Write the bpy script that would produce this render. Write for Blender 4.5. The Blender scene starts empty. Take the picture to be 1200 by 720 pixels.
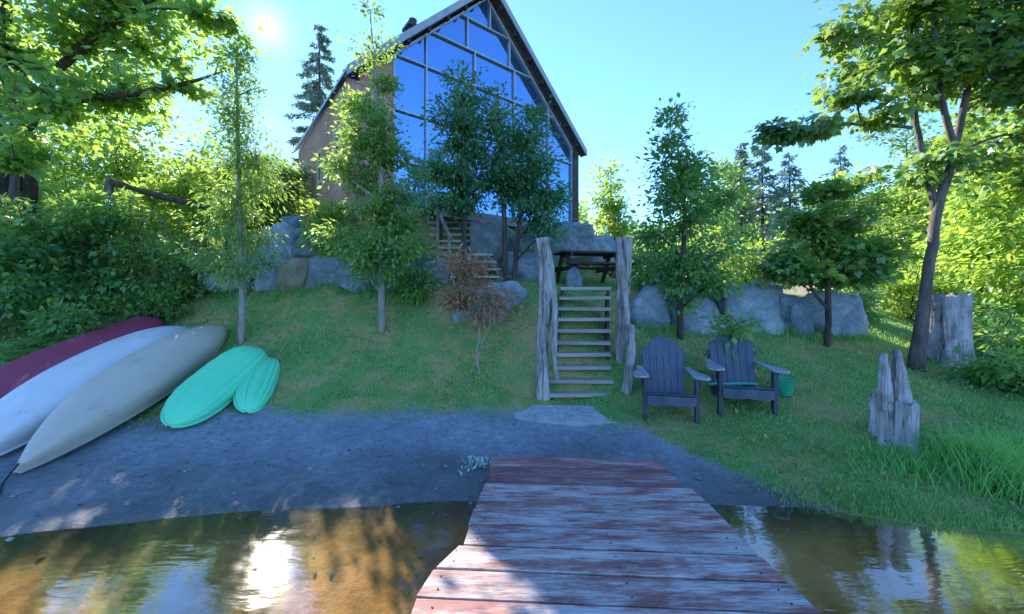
import bpy, bmesh, math, random
import numpy as np
from mathutils import Vector, Matrix, noise as mnoise

R = math.radians
rng = np.random.default_rng(7)
random.seed(7)
scene = bpy.context.scene
COL = scene.collection

# ------------------------------------------------------------------ camera, sky, sun, exposure
CAMZ = 1.8
F = 455.0                      # focal length in photograph pixels (1200 wide)
HOR = 348.0                    # horizon row
cam_d = bpy.data.cameras.new('camera')
cam = bpy.data.objects.new('camera', cam_d)
COL.objects.link(cam)
cam.location = (0, 0, CAMZ)
cam.rotation_euler = (R(90), 0, 0)
cam_d.sensor_width = 36.0
cam_d.lens = F / 1200 * 36.0
cam_d.shift_y = -12.0 / 1200
cam_d.clip_start = 0.05
cam_d.clip_end = 2000
scene.camera = cam

SUN_EL, SUN_AZ = R(30.4), R(-32.3)       # azimuth from +Y, positive to +X
SUN = Vector((math.sin(SUN_AZ) * math.cos(SUN_EL), math.cos(SUN_AZ) * math.cos(SUN_EL), math.sin(SUN_EL)))

world = bpy.data.worlds.new('World')
scene.world = world
world.use_nodes = True
wn, wl = world.node_tree.nodes, world.node_tree.links
wn.clear()
w_out = wn.new('ShaderNodeOutputWorld')
w_bg = wn.new('ShaderNodeBackground'); w_bg.inputs[1].default_value = 0.112
w_sky = wn.new('ShaderNodeTexSky'); w_sky.sky_type = 'NISHITA'; w_sky.sun_disc = False
w_sky.sun_elevation = SUN_EL; w_sky.sun_rotation = SUN_AZ
w_sky.air_density = 1.0; w_sky.dust_density = 0.0; w_sky.ozone_density = 9.0
wl.new(w_sky.outputs[0], w_bg.inputs[0])
# the sun itself, seen as a small disc with its aureole
w_tc = wn.new('ShaderNodeTexCoord')
w_dot = wn.new('ShaderNodeVectorMath'); w_dot.operation = 'DOT_PRODUCT'; w_dot.inputs[1].default_value = SUN
w_nrm = wn.new('ShaderNodeVectorMath'); w_nrm.operation = 'NORMALIZE'
wl.new(w_tc.outputs['Generated'], w_nrm.inputs[0]); wl.new(w_nrm.outputs[0], w_dot.inputs[0])
w_max = wn.new('ShaderNodeMath'); w_max.operation = 'MAXIMUM'; w_max.inputs[1].default_value = 0.0
wl.new(w_dot.outputs['Value'], w_max.inputs[0])
def w_pow(e, s):
    p = wn.new('ShaderNodeMath'); p.operation = 'POWER'; p.inputs[1].default_value = e
    m = wn.new('ShaderNodeMath'); m.operation = 'MULTIPLY'; m.inputs[1].default_value = s
    wl.new(w_max.outputs[0], p.inputs[0]); wl.new(p.outputs[0], m.inputs[0]); return m
w_a, w_b = w_pow(40000, 6.0), w_pow(1500, 0.11)
w_add = wn.new('ShaderNodeMath'); w_add.operation = 'ADD'
wl.new(w_a.outputs[0], w_add.inputs[0]); wl.new(w_b.outputs[0], w_add.inputs[1])
w_bg2 = wn.new('ShaderNodeBackground'); w_bg2.inputs[0].default_value = (1, .95, .86, 1)
wl.new(w_add.outputs[0], w_bg2.inputs[1])
w_mix = wn.new('ShaderNodeAddShader')
wl.new(w_bg.outputs[0], w_mix.inputs[0]); wl.new(w_bg2.outputs[0], w_mix.inputs[1])
wl.new(w_mix.outputs[0], w_out.inputs[0])

sun_d = bpy.data.lights.new('sun', 'SUN'); sun_d.energy = 3.1; sun_d.angle = R(0.5); sun_d.color = (1, .9, .76)
sun_o = bpy.data.objects.new('sun', sun_d); COL.objects.link(sun_o)
sun_o.rotation_euler = SUN.to_track_quat('Z', 'Y').to_euler()
sun_o.location = (0, 0, 30)

scene.render.engine = 'CYCLES'
scene.view_settings.view_transform = 'Standard'
scene.view_settings.look = 'None'
scene.view_settings.gamma = 1
scene.view_settings.exposure = 2.2
scene.cycles.max_bounces = 8
scene.cycles.transparent_max_bounces = 16
scene.cycles.caustics_reflective = False
scene.cycles.caustics_refractive = False
scene.cycles.sample_clamp_indirect = 6.0

# ------------------------------------------------------------------ helpers
def at(px, py, D):
    """the point that the photograph shows at (px, py), D metres in front of the camera"""
    return Vector(((px - 600) / F * D, D, CAMZ + (HOR - py) / F * D))

def new_mesh(name, verts, faces, mat=None, smooth=False, attr=None):
    me = bpy.data.meshes.new(name)
    me.from_pydata([tuple(v) for v in verts], [], faces)
    if smooth:
        me.polygons.foreach_set('use_smooth', [True] * len(me.polygons))
    if mat: me.materials.append(mat)
    me.update()
    return me

def link(name, me, parent=None, loc=None):
    o = bpy.data.objects.new(name, me); COL.objects.link(o)
    if parent: o.parent = parent
    if loc is not None: o.location = loc
    return o

def tag(o, label=None, cat=None, group=None, kind=None):
    if label: o['label'] = label
    if cat: o['category'] = cat
    if group: o['group'] = group
    if kind: o['kind'] = kind
    return o

def empty(name, loc=(0, 0, 0), rz=0.0):
    o = bpy.data.objects.new(name, None); COL.objects.link(o)
    o.location = loc; o.rotation_euler = (0, 0, rz); o.empty_display_size = .2
    return o

class G:
    """collects geometry for one mesh"""
    def __init__(s): s.v = []; s.f = []
    def add(s, v, f):
        b = len(s.v); s.v += [tuple(p) for p in v]; s.f += [tuple(i + b for i in q) for q in f]; return s
    def box(s, c, h, M=None):
        c = Vector(c); v = []
        for i in range(8):
            p = Vector(((1 if i & 1 else -1) * h[0], (1 if i & 2 else -1) * h[1], (1 if i & 4 else -1) * h[2]))
            if M: p = M @ p
            v.append(p + c)
        return s.add(v, [(0, 2, 3, 1), (4, 5, 7, 6), (0, 1, 5, 4), (2, 6, 7, 3), (0, 4, 6, 2), (1, 3, 7, 5)])
    def bar(s, a, b, w, t, up=(0, 0, 1)):
        """a straight board from a to b, w wide (sideways), t thick (along up)"""
        a, b, up = Vector(a), Vector(b), Vector(up)
        d = (b - a); L = d.length; d.normalize()
        x = d.cross(up); x.normalize(); z = x.cross(d)
        M = Matrix((x, d, z)).transposed()
        return s.box((a + b) / 2, (w / 2, L / 2, t / 2), M)
    def tube(s, pts, rad, n=7, cap=True):
        v, f = tube(pts, rad, n, cap); return s.add(v, f)
    def prism(s, poly, off):
        """poly: list of 3d points, extruded by off"""
        n = len(poly); off = Vector(off); v = [Vector(p) for p in poly] + [Vector(p) + off for p in poly]
        return s.add(v, [tuple(range(n))[::-1], tuple(range(n, 2 * n))] + [(i, (i + 1) % n, n + (i + 1) % n, n + i) for i in range(n)])
    def build(s, name, mat, parent=None, smooth=False, bevel=0.0, loc=None):
        me = new_mesh(name, s.v, s.f, mat, smooth)
        if bevel:
            bm = bmesh.new(); bm.from_mesh(me)
            bmesh.ops.recalc_face_normals(bm, faces=bm.faces[:])
            bmesh.ops.bevel(bm, geom=bm.edges[:], offset=bevel, segments=2, profile=.6, affect='EDGES', clamp_overlap=True)
            bm.to_mesh(me); bm.free()
        else:
            bm = bmesh.new(); bm.from_mesh(me); bmesh.ops.recalc_face_normals(bm, faces=bm.faces[:]); bm.to_mesh(me); bm.free()
        return link(name, me, parent, loc)

def tube(pts, rad, n=7, cap=True):
    P = np.array([tuple(p) for p in pts], float); k = len(P)
    r = np.array(rad if hasattr(rad, '__len__') else [rad] * k, float)
    T = np.gradient(P, axis=0); T /= np.linalg.norm(T, axis=1)[:, None] + 1e-9
    ref = np.array([0, 0, 1.]) if abs(T[0, 2]) < .9 else np.array([1., 0, 0])
    X = np.cross(T, ref); X /= np.linalg.norm(X, axis=1)[:, None] + 1e-9
    Y = np.cross(T, X)
    a = np.arange(n) / n * 2 * np.pi
    V = P[:, None] + r[:, None, None] * (np.cos(a)[None, :, None] * X[:, None] + np.sin(a)[None, :, None] * Y[:, None])
    V = V.reshape(-1, 3); f = []
    for i in range(k - 1):
        for j in range(n):
            j2 = (j + 1) % n
            f.append((i * n + j, i * n + j2, (i + 1) * n + j2, (i + 1) * n + j))
    if cap:
        f.append(tuple(range(n))[::-1]); f.append(tuple((k - 1) * n + j for j in range(n)))
    return V, f

def spline(pts, n):
    """Catmull-Rom through pts"""
    P = np.array([tuple(p) for p in pts], float)
    P = np.vstack([2 * P[0] - P[1], P, 2 * P[-1] - P[-2]])
    out = []; m = len(P) - 3
    for q in np.linspace(0, m - 1e-6, n):
        i = int(q); t = q - i
        a, b, c, d = P[i:i + 4]
        out.append(.5 * (2 * b + (c - a) * t + (2 * a - 5 * b + 4 * c - d) * t * t + (3 * b - a - 3 * c + d) * t ** 3))
    return np.array(out)

# ------------------------------------------------------------------ materials
def mat(name):
    m = bpy.data.materials.new(name); m.use_nodes = True
    nt = m.node_tree; b = nt.nodes['Principled BSDF']
    return m, nt, b

def nd(nt, t, **kw):
    n = nt.nodes.new(t)
    for k, v in kw.items(): setattr(n, k, v)
    return n

def ramp(nt, fac, stops):
    r = nd(nt, 'ShaderNodeValToRGB'); e = r.color_ramp.elements
    while len(e) < len(stops): e.new(.5)
    for x, (p, c) in zip(e, stops): x.position = p; x.color = (*c, 1)
    nt.links.new(fac, r.inputs[0]); return r.outputs[0]

def noise_tex(nt, scale, detail=5, rough=.6, coord='Object', stretch=None, dist=0.0):
    tc = nd(nt, 'ShaderNodeTexCoord'); n = nd(nt, 'ShaderNodeTexNoise')
    n.inputs['Scale'].default_value = scale; n.inputs['Detail'].default_value = detail; n.inputs['Roughness'].default_value = rough
    n.inputs['Distortion'].default_value = dist
    src = tc.outputs[coord]
    if stretch:
        mp = nd(nt, 'ShaderNodeMapping'); mp.inputs['Scale'].default_value = stretch
        nt.links.new(src, mp.inputs[0]); src = mp.outputs[0]
    nt.links.new(src, n.inputs['Vector']); return n

def bump(nt, b, h, strength, dist=.02, prev=None):
    bp = nd(nt, 'ShaderNodeBump'); bp.inputs['Strength'].default_value = strength; bp.inputs['Distance'].default_value = dist
    nt.links.new(h, bp.inputs['Height'])
    if prev: nt.links.new(prev, bp.inputs['Normal'])
    nt.links.new(bp.outputs[0], b.inputs['Normal']); return bp.outputs[0]

def mixc(nt, fac, a, b, mode='MIX'):
    m = nd(nt, 'ShaderNodeMix', data_type='RGBA', blend_type=mode)
    for sock, val in ((m.inputs[0], fac), (m.inputs[6], a), (m.inputs[7], b)):
        if isinstance(val, (int, float)): sock.default_value = val
        elif isinstance(val, tuple): sock.default_value = (*val, 1)
        else: nt.links.new(val, sock)
    return m.outputs[2]

def noisy(name, c1, c2, scale=6, rough=.7, bumpy=.3, bscale=30, stretch=None, dist=.01, spec=.3, mid=None):
    m, nt, b = mat(name)
    n = noise_tex(nt, scale, 6, .65, stretch=stretch)
    stops = [(.3, c1), (.7, c2)] if not mid else [(.25, c1), (.5, mid), (.75, c2)]
    nt.links.new(ramp(nt, n.outputs[0], stops), b.inputs['Base Color'])
    b.inputs['Roughness'].default_value = rough; b.inputs['Specular IOR Level'].default_value = spec
    n2 = noise_tex(nt, bscale, 5, .6, stretch=stretch)
    bump(nt, b, n2.outputs[0], bumpy, dist)
    return m

def leaf_mat(name, cols, trans=.45, tcol=(.34, .42, .03), rough=.38, gain=1.65):
    """cols: ramp over the per-leaf random value"""
    m, nt, b = mat(name)
    a = nd(nt, 'ShaderNodeAttribute', attribute_name='v')
    c = ramp(nt, a.outputs['Fac'], [(i / (len(cols) - 1), tuple(min(.5, q * gain) for q in x)) for i, x in enumerate(cols)])
    nt.links.new(c, b.inputs['Base Color'])
    b.inputs['Roughness'].default_value = rough; b.inputs['Specular IOR Level'].default_value = .85
    t = nd(nt, 'ShaderNodeBsdfTranslucent')
    tc = mixc(nt, .55, c, tcol)
    tc2 = mixc(nt, 1.0, tc, (1.75, 1.75, 1.75), 'MULTIPLY')
    nt.links.new(tc2, t.inputs[0])
    mx = nd(nt, 'ShaderNodeMixShader'); mx.inputs[0].default_value = trans
    nt.links.new(b.outputs[0], mx.inputs[1]); nt.links.new(t.outputs[0], mx.inputs[2])
    nt.links.new(mx.outputs[0], nt.nodes['Material Output'].inputs[0])
    return m

M = {}
M['leaf_maple'] = leaf_mat('maple_leaves', [(.025, .09, .035), (.05, .14, .035), (.09, .19, .03), (.2, .24, .03)], .34)
M['leaf_maple_lit'] = leaf_mat('sunlit_maple_leaves', [(.03, .11, .05), (.06, .17, .05), (.11, .22, .04), (.22, .27, .04)], .5, (.36, .46, .05))  # brighter copy of the maple leaves, sunlit look put into the colour
M['leaf_young'] = leaf_mat('young_tree_leaves', [(.03, .11, .05), (.06, .16, .05), (.11, .2, .045), (.22, .26, .05)], .42, (.32, .42, .06))
M['leaf_dark'] = leaf_mat('dark_leaves', [(.025, .09, .06), (.045, .14, .065), (.075, .17, .06), (.12, .22, .06)], .36, (.15, .3, .05))
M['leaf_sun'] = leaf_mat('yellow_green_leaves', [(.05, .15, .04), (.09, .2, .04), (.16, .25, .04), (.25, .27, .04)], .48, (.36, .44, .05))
M['leaf_under'] = leaf_mat('undergrowth_leaves', [(.03, .12, .06), (.05, .16, .06), (.08, .2, .05), (.16, .25, .05)], .4)
M['leaf_red'] = leaf_mat('rusty_leaves', [(.12, .2, .08), (.3, .22, .1), (.46, .22, .13), (.5, .28, .18)], .4, (.48, .24, .12), gain=1.05)
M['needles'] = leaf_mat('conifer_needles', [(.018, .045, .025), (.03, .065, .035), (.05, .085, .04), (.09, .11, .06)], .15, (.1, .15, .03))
M['needles_hazed'] = leaf_mat('hazed_conifer_needles', [(.06, .11, .09), (.09, .14, .11), (.12, .17, .12), (.16, .2, .13)], .15, (.1, .15, .05))  # paler, bluer needles: distance haze put into the leaf colour
M['grass_blade'] = leaf_mat('grass_blades', [(.07, .2, .07), (.11, .25, .07), (.19, .27, .08), (.36, .3, .13)], .45, (.25, .34, .06))
M['grass_tall'] = leaf_mat('tall_grass_blades', [(.04, .18, .06), (.06, .23, .06), (.09, .27, .06), (.16, .3, .08)], .4, (.25, .42, .05))
M['bark'] = noisy('grey_bark', (.05, .04, .035), (.2, .17, .15), 9, .85, .7, 26, (1, 1, .25), .03)
M['bark_pale'] = noisy('pale_bark', (.16, .14, .13), (.42, .38, .35), 11, .8, .4, 30, (1, 1, .3), .015)
M['bark_dark'] = noisy('dark_bark', (.03, .025, .022), (.11, .09, .075), 9, .9, .8, 22, (1, 1, .25), .03)
M['driftwood'] = noisy('weathered_driftwood', (.12, .11, .11), (.62, .58, .56), 13, .85, 1.0, 26, (1, 1, .1), .04, mid=(.36, .33, .32))
M['stump_wood'] = noisy('weathered_stump_wood', (.13, .12, .12), (.62, .57, .56), 12, .85, 1.0, 22, (1, 1, .09), .04, mid=(.4, .37, .37))
M['tread'] = noisy('weathered_tread_wood', (.2, .19, .18), (.48, .46, .43), 5, .8, .5, 30, (.15, 1, 1), .008, mid=(.34, .32, .3))
M['tread_pale'] = noisy('pale_tread_wood', (.38, .36, .34), (.62, .59, .55), 5, .8, .4, 30, (.15, 1, 1), .008)
M['dark_wood'] = noisy('dark_stained_wood', (.03, .025, .022), (.09, .075, .07), 6, .7, .4, 30, (.2, 1, 1), .006)
M['chair'] = noisy('grey_chair_paint', (.03, .042, .07), (.09, .115, .17), 5, .55, .35, 40, (1, 1, .15), .004, spec=.4)
M['chair_seat'] = noisy('dark_chair_paint', (.022, .028, .045), (.06, .07, .1), 6, .55, .3, 40, (.15, 1, 1), .004, spec=.4)
M['chair_arm'] = noisy('worn_chair_arm_paint', (.16, .17, .2), (.4, .41, .45), 7, .6, .3, 40, None, .004)
M['metal'] = noisy('painted_mullion', (.4, .47, .56), (.5, .57, .66), 20, .4, .05, 60, None, .002)
M['roof_metal'] = noisy('pale_metal_roof', (.22, .26, .31), (.34, .38, .43), 3, .35, .1, 60, None, .003, spec=.5)
M['soffit'] = noisy('dark_soffit', (.035, .03, .03), (.08, .07, .065), 8, .7, .3, 40, None, .004)
M['chimney'] = noisy('black_chimney_metal', (.015, .015, .018), (.05, .05, .05), 8, .5, .2, 40, None, .004)
M['conc'] = noisy('pale_foundation', (.3, .29, .27), (.45, .43, .4), 3, .85, .4, 25, None, .01)
M['shed'] = noisy('grey_shed_boards', (.2, .19, .18), (.38, .36, .34), 4, .85, .4, 25, (1, 1, .1), .01)
M['white_trim'] = noisy('white_trim', (.6, .58, .55), (.78, .76, .72), 10, .6, .1, 40, None, .002)
M['stone_trim'] = noisy('pale_window_surround', (.5, .46, .42), (.66, .6, .54), 10, .8, .2, 40, None, .004)

def wood_mat(name, c1, c2, c3):
    m, nt, b = mat(name)
    n = noise_tex(nt, 10, 8, .7, stretch=(1, 1, .12), dist=.5)
    c = ramp(nt, n.outputs[0], [(.28, c1), (.5, c2), (.72, c3)])
    n2 = noise_tex(nt, 26, 6, .7, stretch=(1, 1, .05), dist=.8)
    crack = ramp(nt, n2.outputs[0], [(.36, (.12, .1, .09)), (.45, (1, 1, 1))])
    c = mixc(nt, .8, c, crack, 'MULTIPLY')
    n3 = noise_tex(nt, 3.5, 5, .65)
    c = mixc(nt, ramp(nt, n3.outputs[0], [(.5, (0, 0, 0)), (.68, (.75,) * 3)]), c, (.17, .12, .09))
    n4 = noise_tex(nt, 5, 6, .7)
    c = mixc(nt, ramp(nt, n4.outputs[0], [(.6, (0, 0, 0)), (.7, (.6,) * 3)]), c, (.14, .19, .1))
    nt.links.new(c, b.inputs['Base Color']); b.inputs['Roughness'].default_value = .88; b.inputs['Specular IOR Level'].default_value = .2
    p = bump(nt, b, crack, .7, .02); bump(nt, b, n.outputs[0], .6, .03, p)
    return m
M['driftwood'] = wood_mat('cracked_driftwood', (.16, .15, .15), (.36, .34, .34), (.58, .56, .56))
M['stump_wood'] = wood_mat('cracked_stump_wood', (.16, .15, .16), (.38, .36, .38), (.58, .55, .57))

def boulder_mat(name, c1, c2, c3, moss=.2):
    m, nt, b = mat(name)
    n = noise_tex(nt, 2.3, 8, .68, dist=.6)
    c = ramp(nt, n.outputs[0], [(.28, c1), (.5, c2), (.72, c3)])
    n3 = noise_tex(nt, 14, 5, .7)
    c = mixc(nt, .35, c, ramp(nt, n3.outputs[0], [(.35, (.4, .4, .4)), (.65, (1.2, 1.2, 1.2))]), 'MULTIPLY')
    # moss and lichen patches
    n4 = noise_tex(nt, 1.7, 6, .7)
    f = ramp(nt, n4.outputs[0], [(.56, (0, 0, 0)), (.68, (moss * 2,) * 3)])
    c = mixc(nt, f, c, (.08, .13, .04))
    nt.links.new(c, b.inputs['Base Color'])
    b.inputs['Roughness'].default_value = .85; b.inputs['Specular IOR Level'].default_value = .25
    n2 = noise_tex(nt, 7, 8, .7)
    p = bump(nt, b, n2.outputs[0], .9, .08)
    v = nd(nt, 'ShaderNodeTexVoronoi', feature='DISTANCE_TO_EDGE'); v.inputs['Scale'].default_value = 1.6
    tc = nd(nt, 'ShaderNodeTexCoord'); nt.links.new(tc.outputs['Object'], v.inputs['Vector'])
    r = ramp(nt, v.outputs[0], [(0, (0, 0, 0)), (.02, (1, 1, 1))])
    wp = noise_tex(nt, 3, 4, .6); vm = nd(nt, 'ShaderNodeVectorMath', operation='MULTIPLY_ADD'); nt.links.new(wp.outputs['Color'], vm.inputs[0]); vm.inputs[1].default_value = (.5, .5, .5); nt.links.new(tc.outputs['Object'], vm.inputs[2]); nt.links.new(vm.outputs[0], v.inputs['Vector'])
    nt.links.new(mixc(nt, .2, c, r, 'MULTIPLY'), b.inputs['Base Color'])
    bump(nt, b, r, .35, .02, p)
    return m
M['rock'] = boulder_mat('granite_boulder', (.15, .2, .24), (.3, .38, .44), (.46, .54, .6))
M['rock_dark'] = boulder_mat('dark_boulder', (.1, .13, .16), (.22, .29, .35), (.38, .45, .5))
M['rock_tan'] = boulder_mat('tan_boulder', (.3, .25, .18), (.42, .36, .27), (.52, .46, .37), .1)

def brick_mat():
    m, nt, b = mat('pinkish_brick')
    tc = nd(nt, 'ShaderNodeTexCoord')
    sep = nd(nt, 'ShaderNodeSeparateXYZ'); nt.links.new(tc.outputs['Object'], sep.inputs[0])
    add = nd(nt, 'ShaderNodeMath', operation='ADD'); nt.links.new(sep.outputs[0], add.inputs[0]); nt.links.new(sep.outputs[1], add.inputs[1])
    cmb = nd(nt, 'ShaderNodeCombineXYZ'); nt.links.new(add.outputs[0], cmb.inputs[0]); nt.links.new(sep.outputs[2], cmb.inputs[1])
    br = nd(nt, 'ShaderNodeTexBrick'); br.inputs['Scale'].default_value = 1.0
    br.inputs['Brick Width'].default_value = .24; br.inputs['Row Height'].default_value = .085; br.inputs['Mortar Size'].default_value = .009
    br.inputs['Color1'].default_value = (.5, .19, .16, 1); br.inputs['Color2'].default_value = (.64, .33, .27, 1); br.inputs['Mortar'].default_value = (.5, .46, .42, 1)
    nt.links.new(cmb.outputs[0], br.inputs['Vector'])
    n = noise_tex(nt, 1.5, 6, .7)
    c = mixc(nt, .5, br.outputs[0], ramp(nt, n.outputs[0], [(.3, (.55, .5, .5)), (.7, (1.15, 1.1, 1.1))]), 'MULTIPLY')
    nt.links.new(c, b.inputs['Base Color']); b.inputs['Roughness'].default_value = .9
    inv = nd(nt, 'ShaderNodeMath', operation='SUBTRACT'); inv.inputs[0].default_value = 1; nt.links.new(br.outputs['Fac'], inv.inputs[1])
    bump(nt, b, inv.outputs[0], .6, .012)
    return m
M['brick'] = brick_mat()

def glass_mat():
    m, nt, b = mat('blue_mirror_glass')
    b.inputs['Base Color'].default_value = (.17, .34, .62, 1)
    b.inputs['Metallic'].default_value = .85; b.inputs['Roughness'].default_value = .03
    n = noise_tex(nt, .7, 2, .5); bump(nt, b, n.outputs[0], .05, .05)
    return m
M['glass'] = glass_mat()
def dark_glass():
    m, nt, b = mat('dark_window_glass')
    b.inputs['Base Color'].default_value = (.02, .035, .05, 1); b.inputs['Roughness'].default_value = .05; b.inputs['Specular IOR Level'].default_value = .8
    return m
M['glass_dark'] = dark_glass()

def plank_mat(name='worn_red_dock_paint', far=False):
    m, nt, b = mat(name)
    oi = nd(nt, 'ShaderNodeObjectInfo')
    tc = nd(nt, 'ShaderNodeTexCoord')
    off = nd(nt, 'ShaderNodeVectorMath', operation='MULTIPLY_ADD')
    cx = nd(nt, 'ShaderNodeCombineXYZ')
    for i in range(3): nt.links.new(oi.outputs['Random'], cx.inputs[i])
    nt.links.new(cx.outputs[0], off.inputs[0]); off.inputs[1].default_value = (37, 51, 23); nt.links.new(tc.outputs['Object'], off.inputs[2])
    def nz(scale, st, det=6, ro=.65):
        mp = nd(nt, 'ShaderNodeMapping'); mp.inputs['Scale'].default_value = st; nt.links.new(off.outputs[0], mp.inputs[0])
        n = nd(nt, 'ShaderNodeTexNoise'); n.inputs['Scale'].default_value = scale; n.inputs['Detail'].default_value = det; n.inputs['Roughness'].default_value = ro
        nt.links.new(mp.outputs[0], n.inputs['Vector']); return n
    grain = nz(9, (.5, 9, 1))
    wood = ramp(nt, grain.outputs[0], [(.3, (.2, .17, .17)), (.5, (.33, .3, .29)), (.7, (.45, .42, .41))])
    pn = nz(5, (.35, 1, 1))
    paint = ramp(nt, pn.outputs[0], [(.3, (.11, .045, .045)), (.7, (.26, .11, .095))])
    w1 = nz(4.2, (.42, 2.2, 1), 12, .76)
    f = ramp(nt, w1.outputs[0], [(.43, (0, 0, 0)), (.56, (.95,) * 3)] if not far else [(.48, (0, 0, 0)), (.66, (.8,) * 3)])
    sh = nd(nt, 'ShaderNodeMath', operation='MULTIPLY_ADD'); nt.links.new(oi.outputs['Random'], sh.inputs[0]); sh.inputs[1].default_value = .45; sh.inputs[2].default_value = 1.15
    c = mixc(nt, f, paint, wood); c = mixc(nt, 1.0, c, sh.outputs[0], 'MULTIPLY')
    dk = nz(2.0, (.6, 1, 1), 6, .7); c = mixc(nt, ramp(nt, dk.outputs[0], [(.55, (0, 0, 0)), (.75, (.4,) * 3)]), c, (.09, .06, .06))
    nt.links.new(c, b.inputs['Base Color'])
    b.inputs['Roughness'].default_value = .62; b.inputs['Specular IOR Level'].default_value = .35
    p = bump(nt, b, grain.outputs[0], .5, .006)
    bump(nt, b, f, .25, .003, p)
    return m
M['plank'] = plank_mat()
M['plank_far'] = plank_mat('red_dock_paint_far', True)

def hull_mat(name, col, wear, amount=.55, rough=.45):
    m, nt, b = mat(name)
    n = noise_tex(nt, 3.5, 8, .75, stretch=(.35, 1, 1))
    f = ramp(nt, n.outputs[0], [(amount, (0, 0, 0)), (amount + .12, (.7,) * 3)])
    n2 = noise_tex(nt, 1.2, 4, .6)
    c = mixc(nt, f, col, wear)
    c = mixc(nt, .25, c, ramp(nt, n2.outputs[0], [(.3, (.6, .6, .6)), (.7, (1.1, 1.1, 1.1))]), 'MULTIPLY')
    nt.links.new(c, b.inputs['Base Color']); b.inputs['Roughness'].default_value = rough; b.inputs['Specular IOR Level'].default_value = .45
    n3 = noise_tex(nt, 5, 4, .6); bump(nt, b, n3.outputs[0], .15, .01)
    return m
M['hull_maroon'] = hull_mat('maroon_hull', (.33, .045, .11), (.6, .46, .48), .6)
M['hull_white'] = hull_mat('white_hull', (.66, .68, .7), (.42, .43, .42), .56)
M['hull_beige'] = hull_mat('beige_hull', (.54, .48, .4), (.36, .33, .28), .55)
M['hull_teal'] = hull_mat('mint_plastic', (.12, .76, .42), (.2, .66, .42), .65, .42)
M['rim_dark'] = noisy('dark_gunwale', (.06, .06, .06), (.12, .12, .12), 8, .5, .1)
M['rim_grey'] = noisy('grey_gunwale', (.3, .29, .27), (.42, .4, .37), 8, .5, .1)
M['teal'] = noisy('teal_cloth', (.03, .32, .27), (.06, .45, .36), 12, .8, .4, 60, None, .004)
M['green_tub'] = noisy('green_plastic_tub', (.02, .28, .16), (.05, .4, .24), 6, .5, .2, 40, None, .004)
M['rope'] = noisy('dark_rope', (.02, .02, .025), (.06, .06, .06), 60, .9, .5, 120)
M['slab'] = boulder_mat('flat_step_stone', (.3, .34, .37), (.42, .46, .48), (.52, .56, .58), .1)
M['moss'] = noisy('pale_lichen', (.3, .4, .36), (.5, .6, .52), 30, .9, .5, 60)

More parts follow.
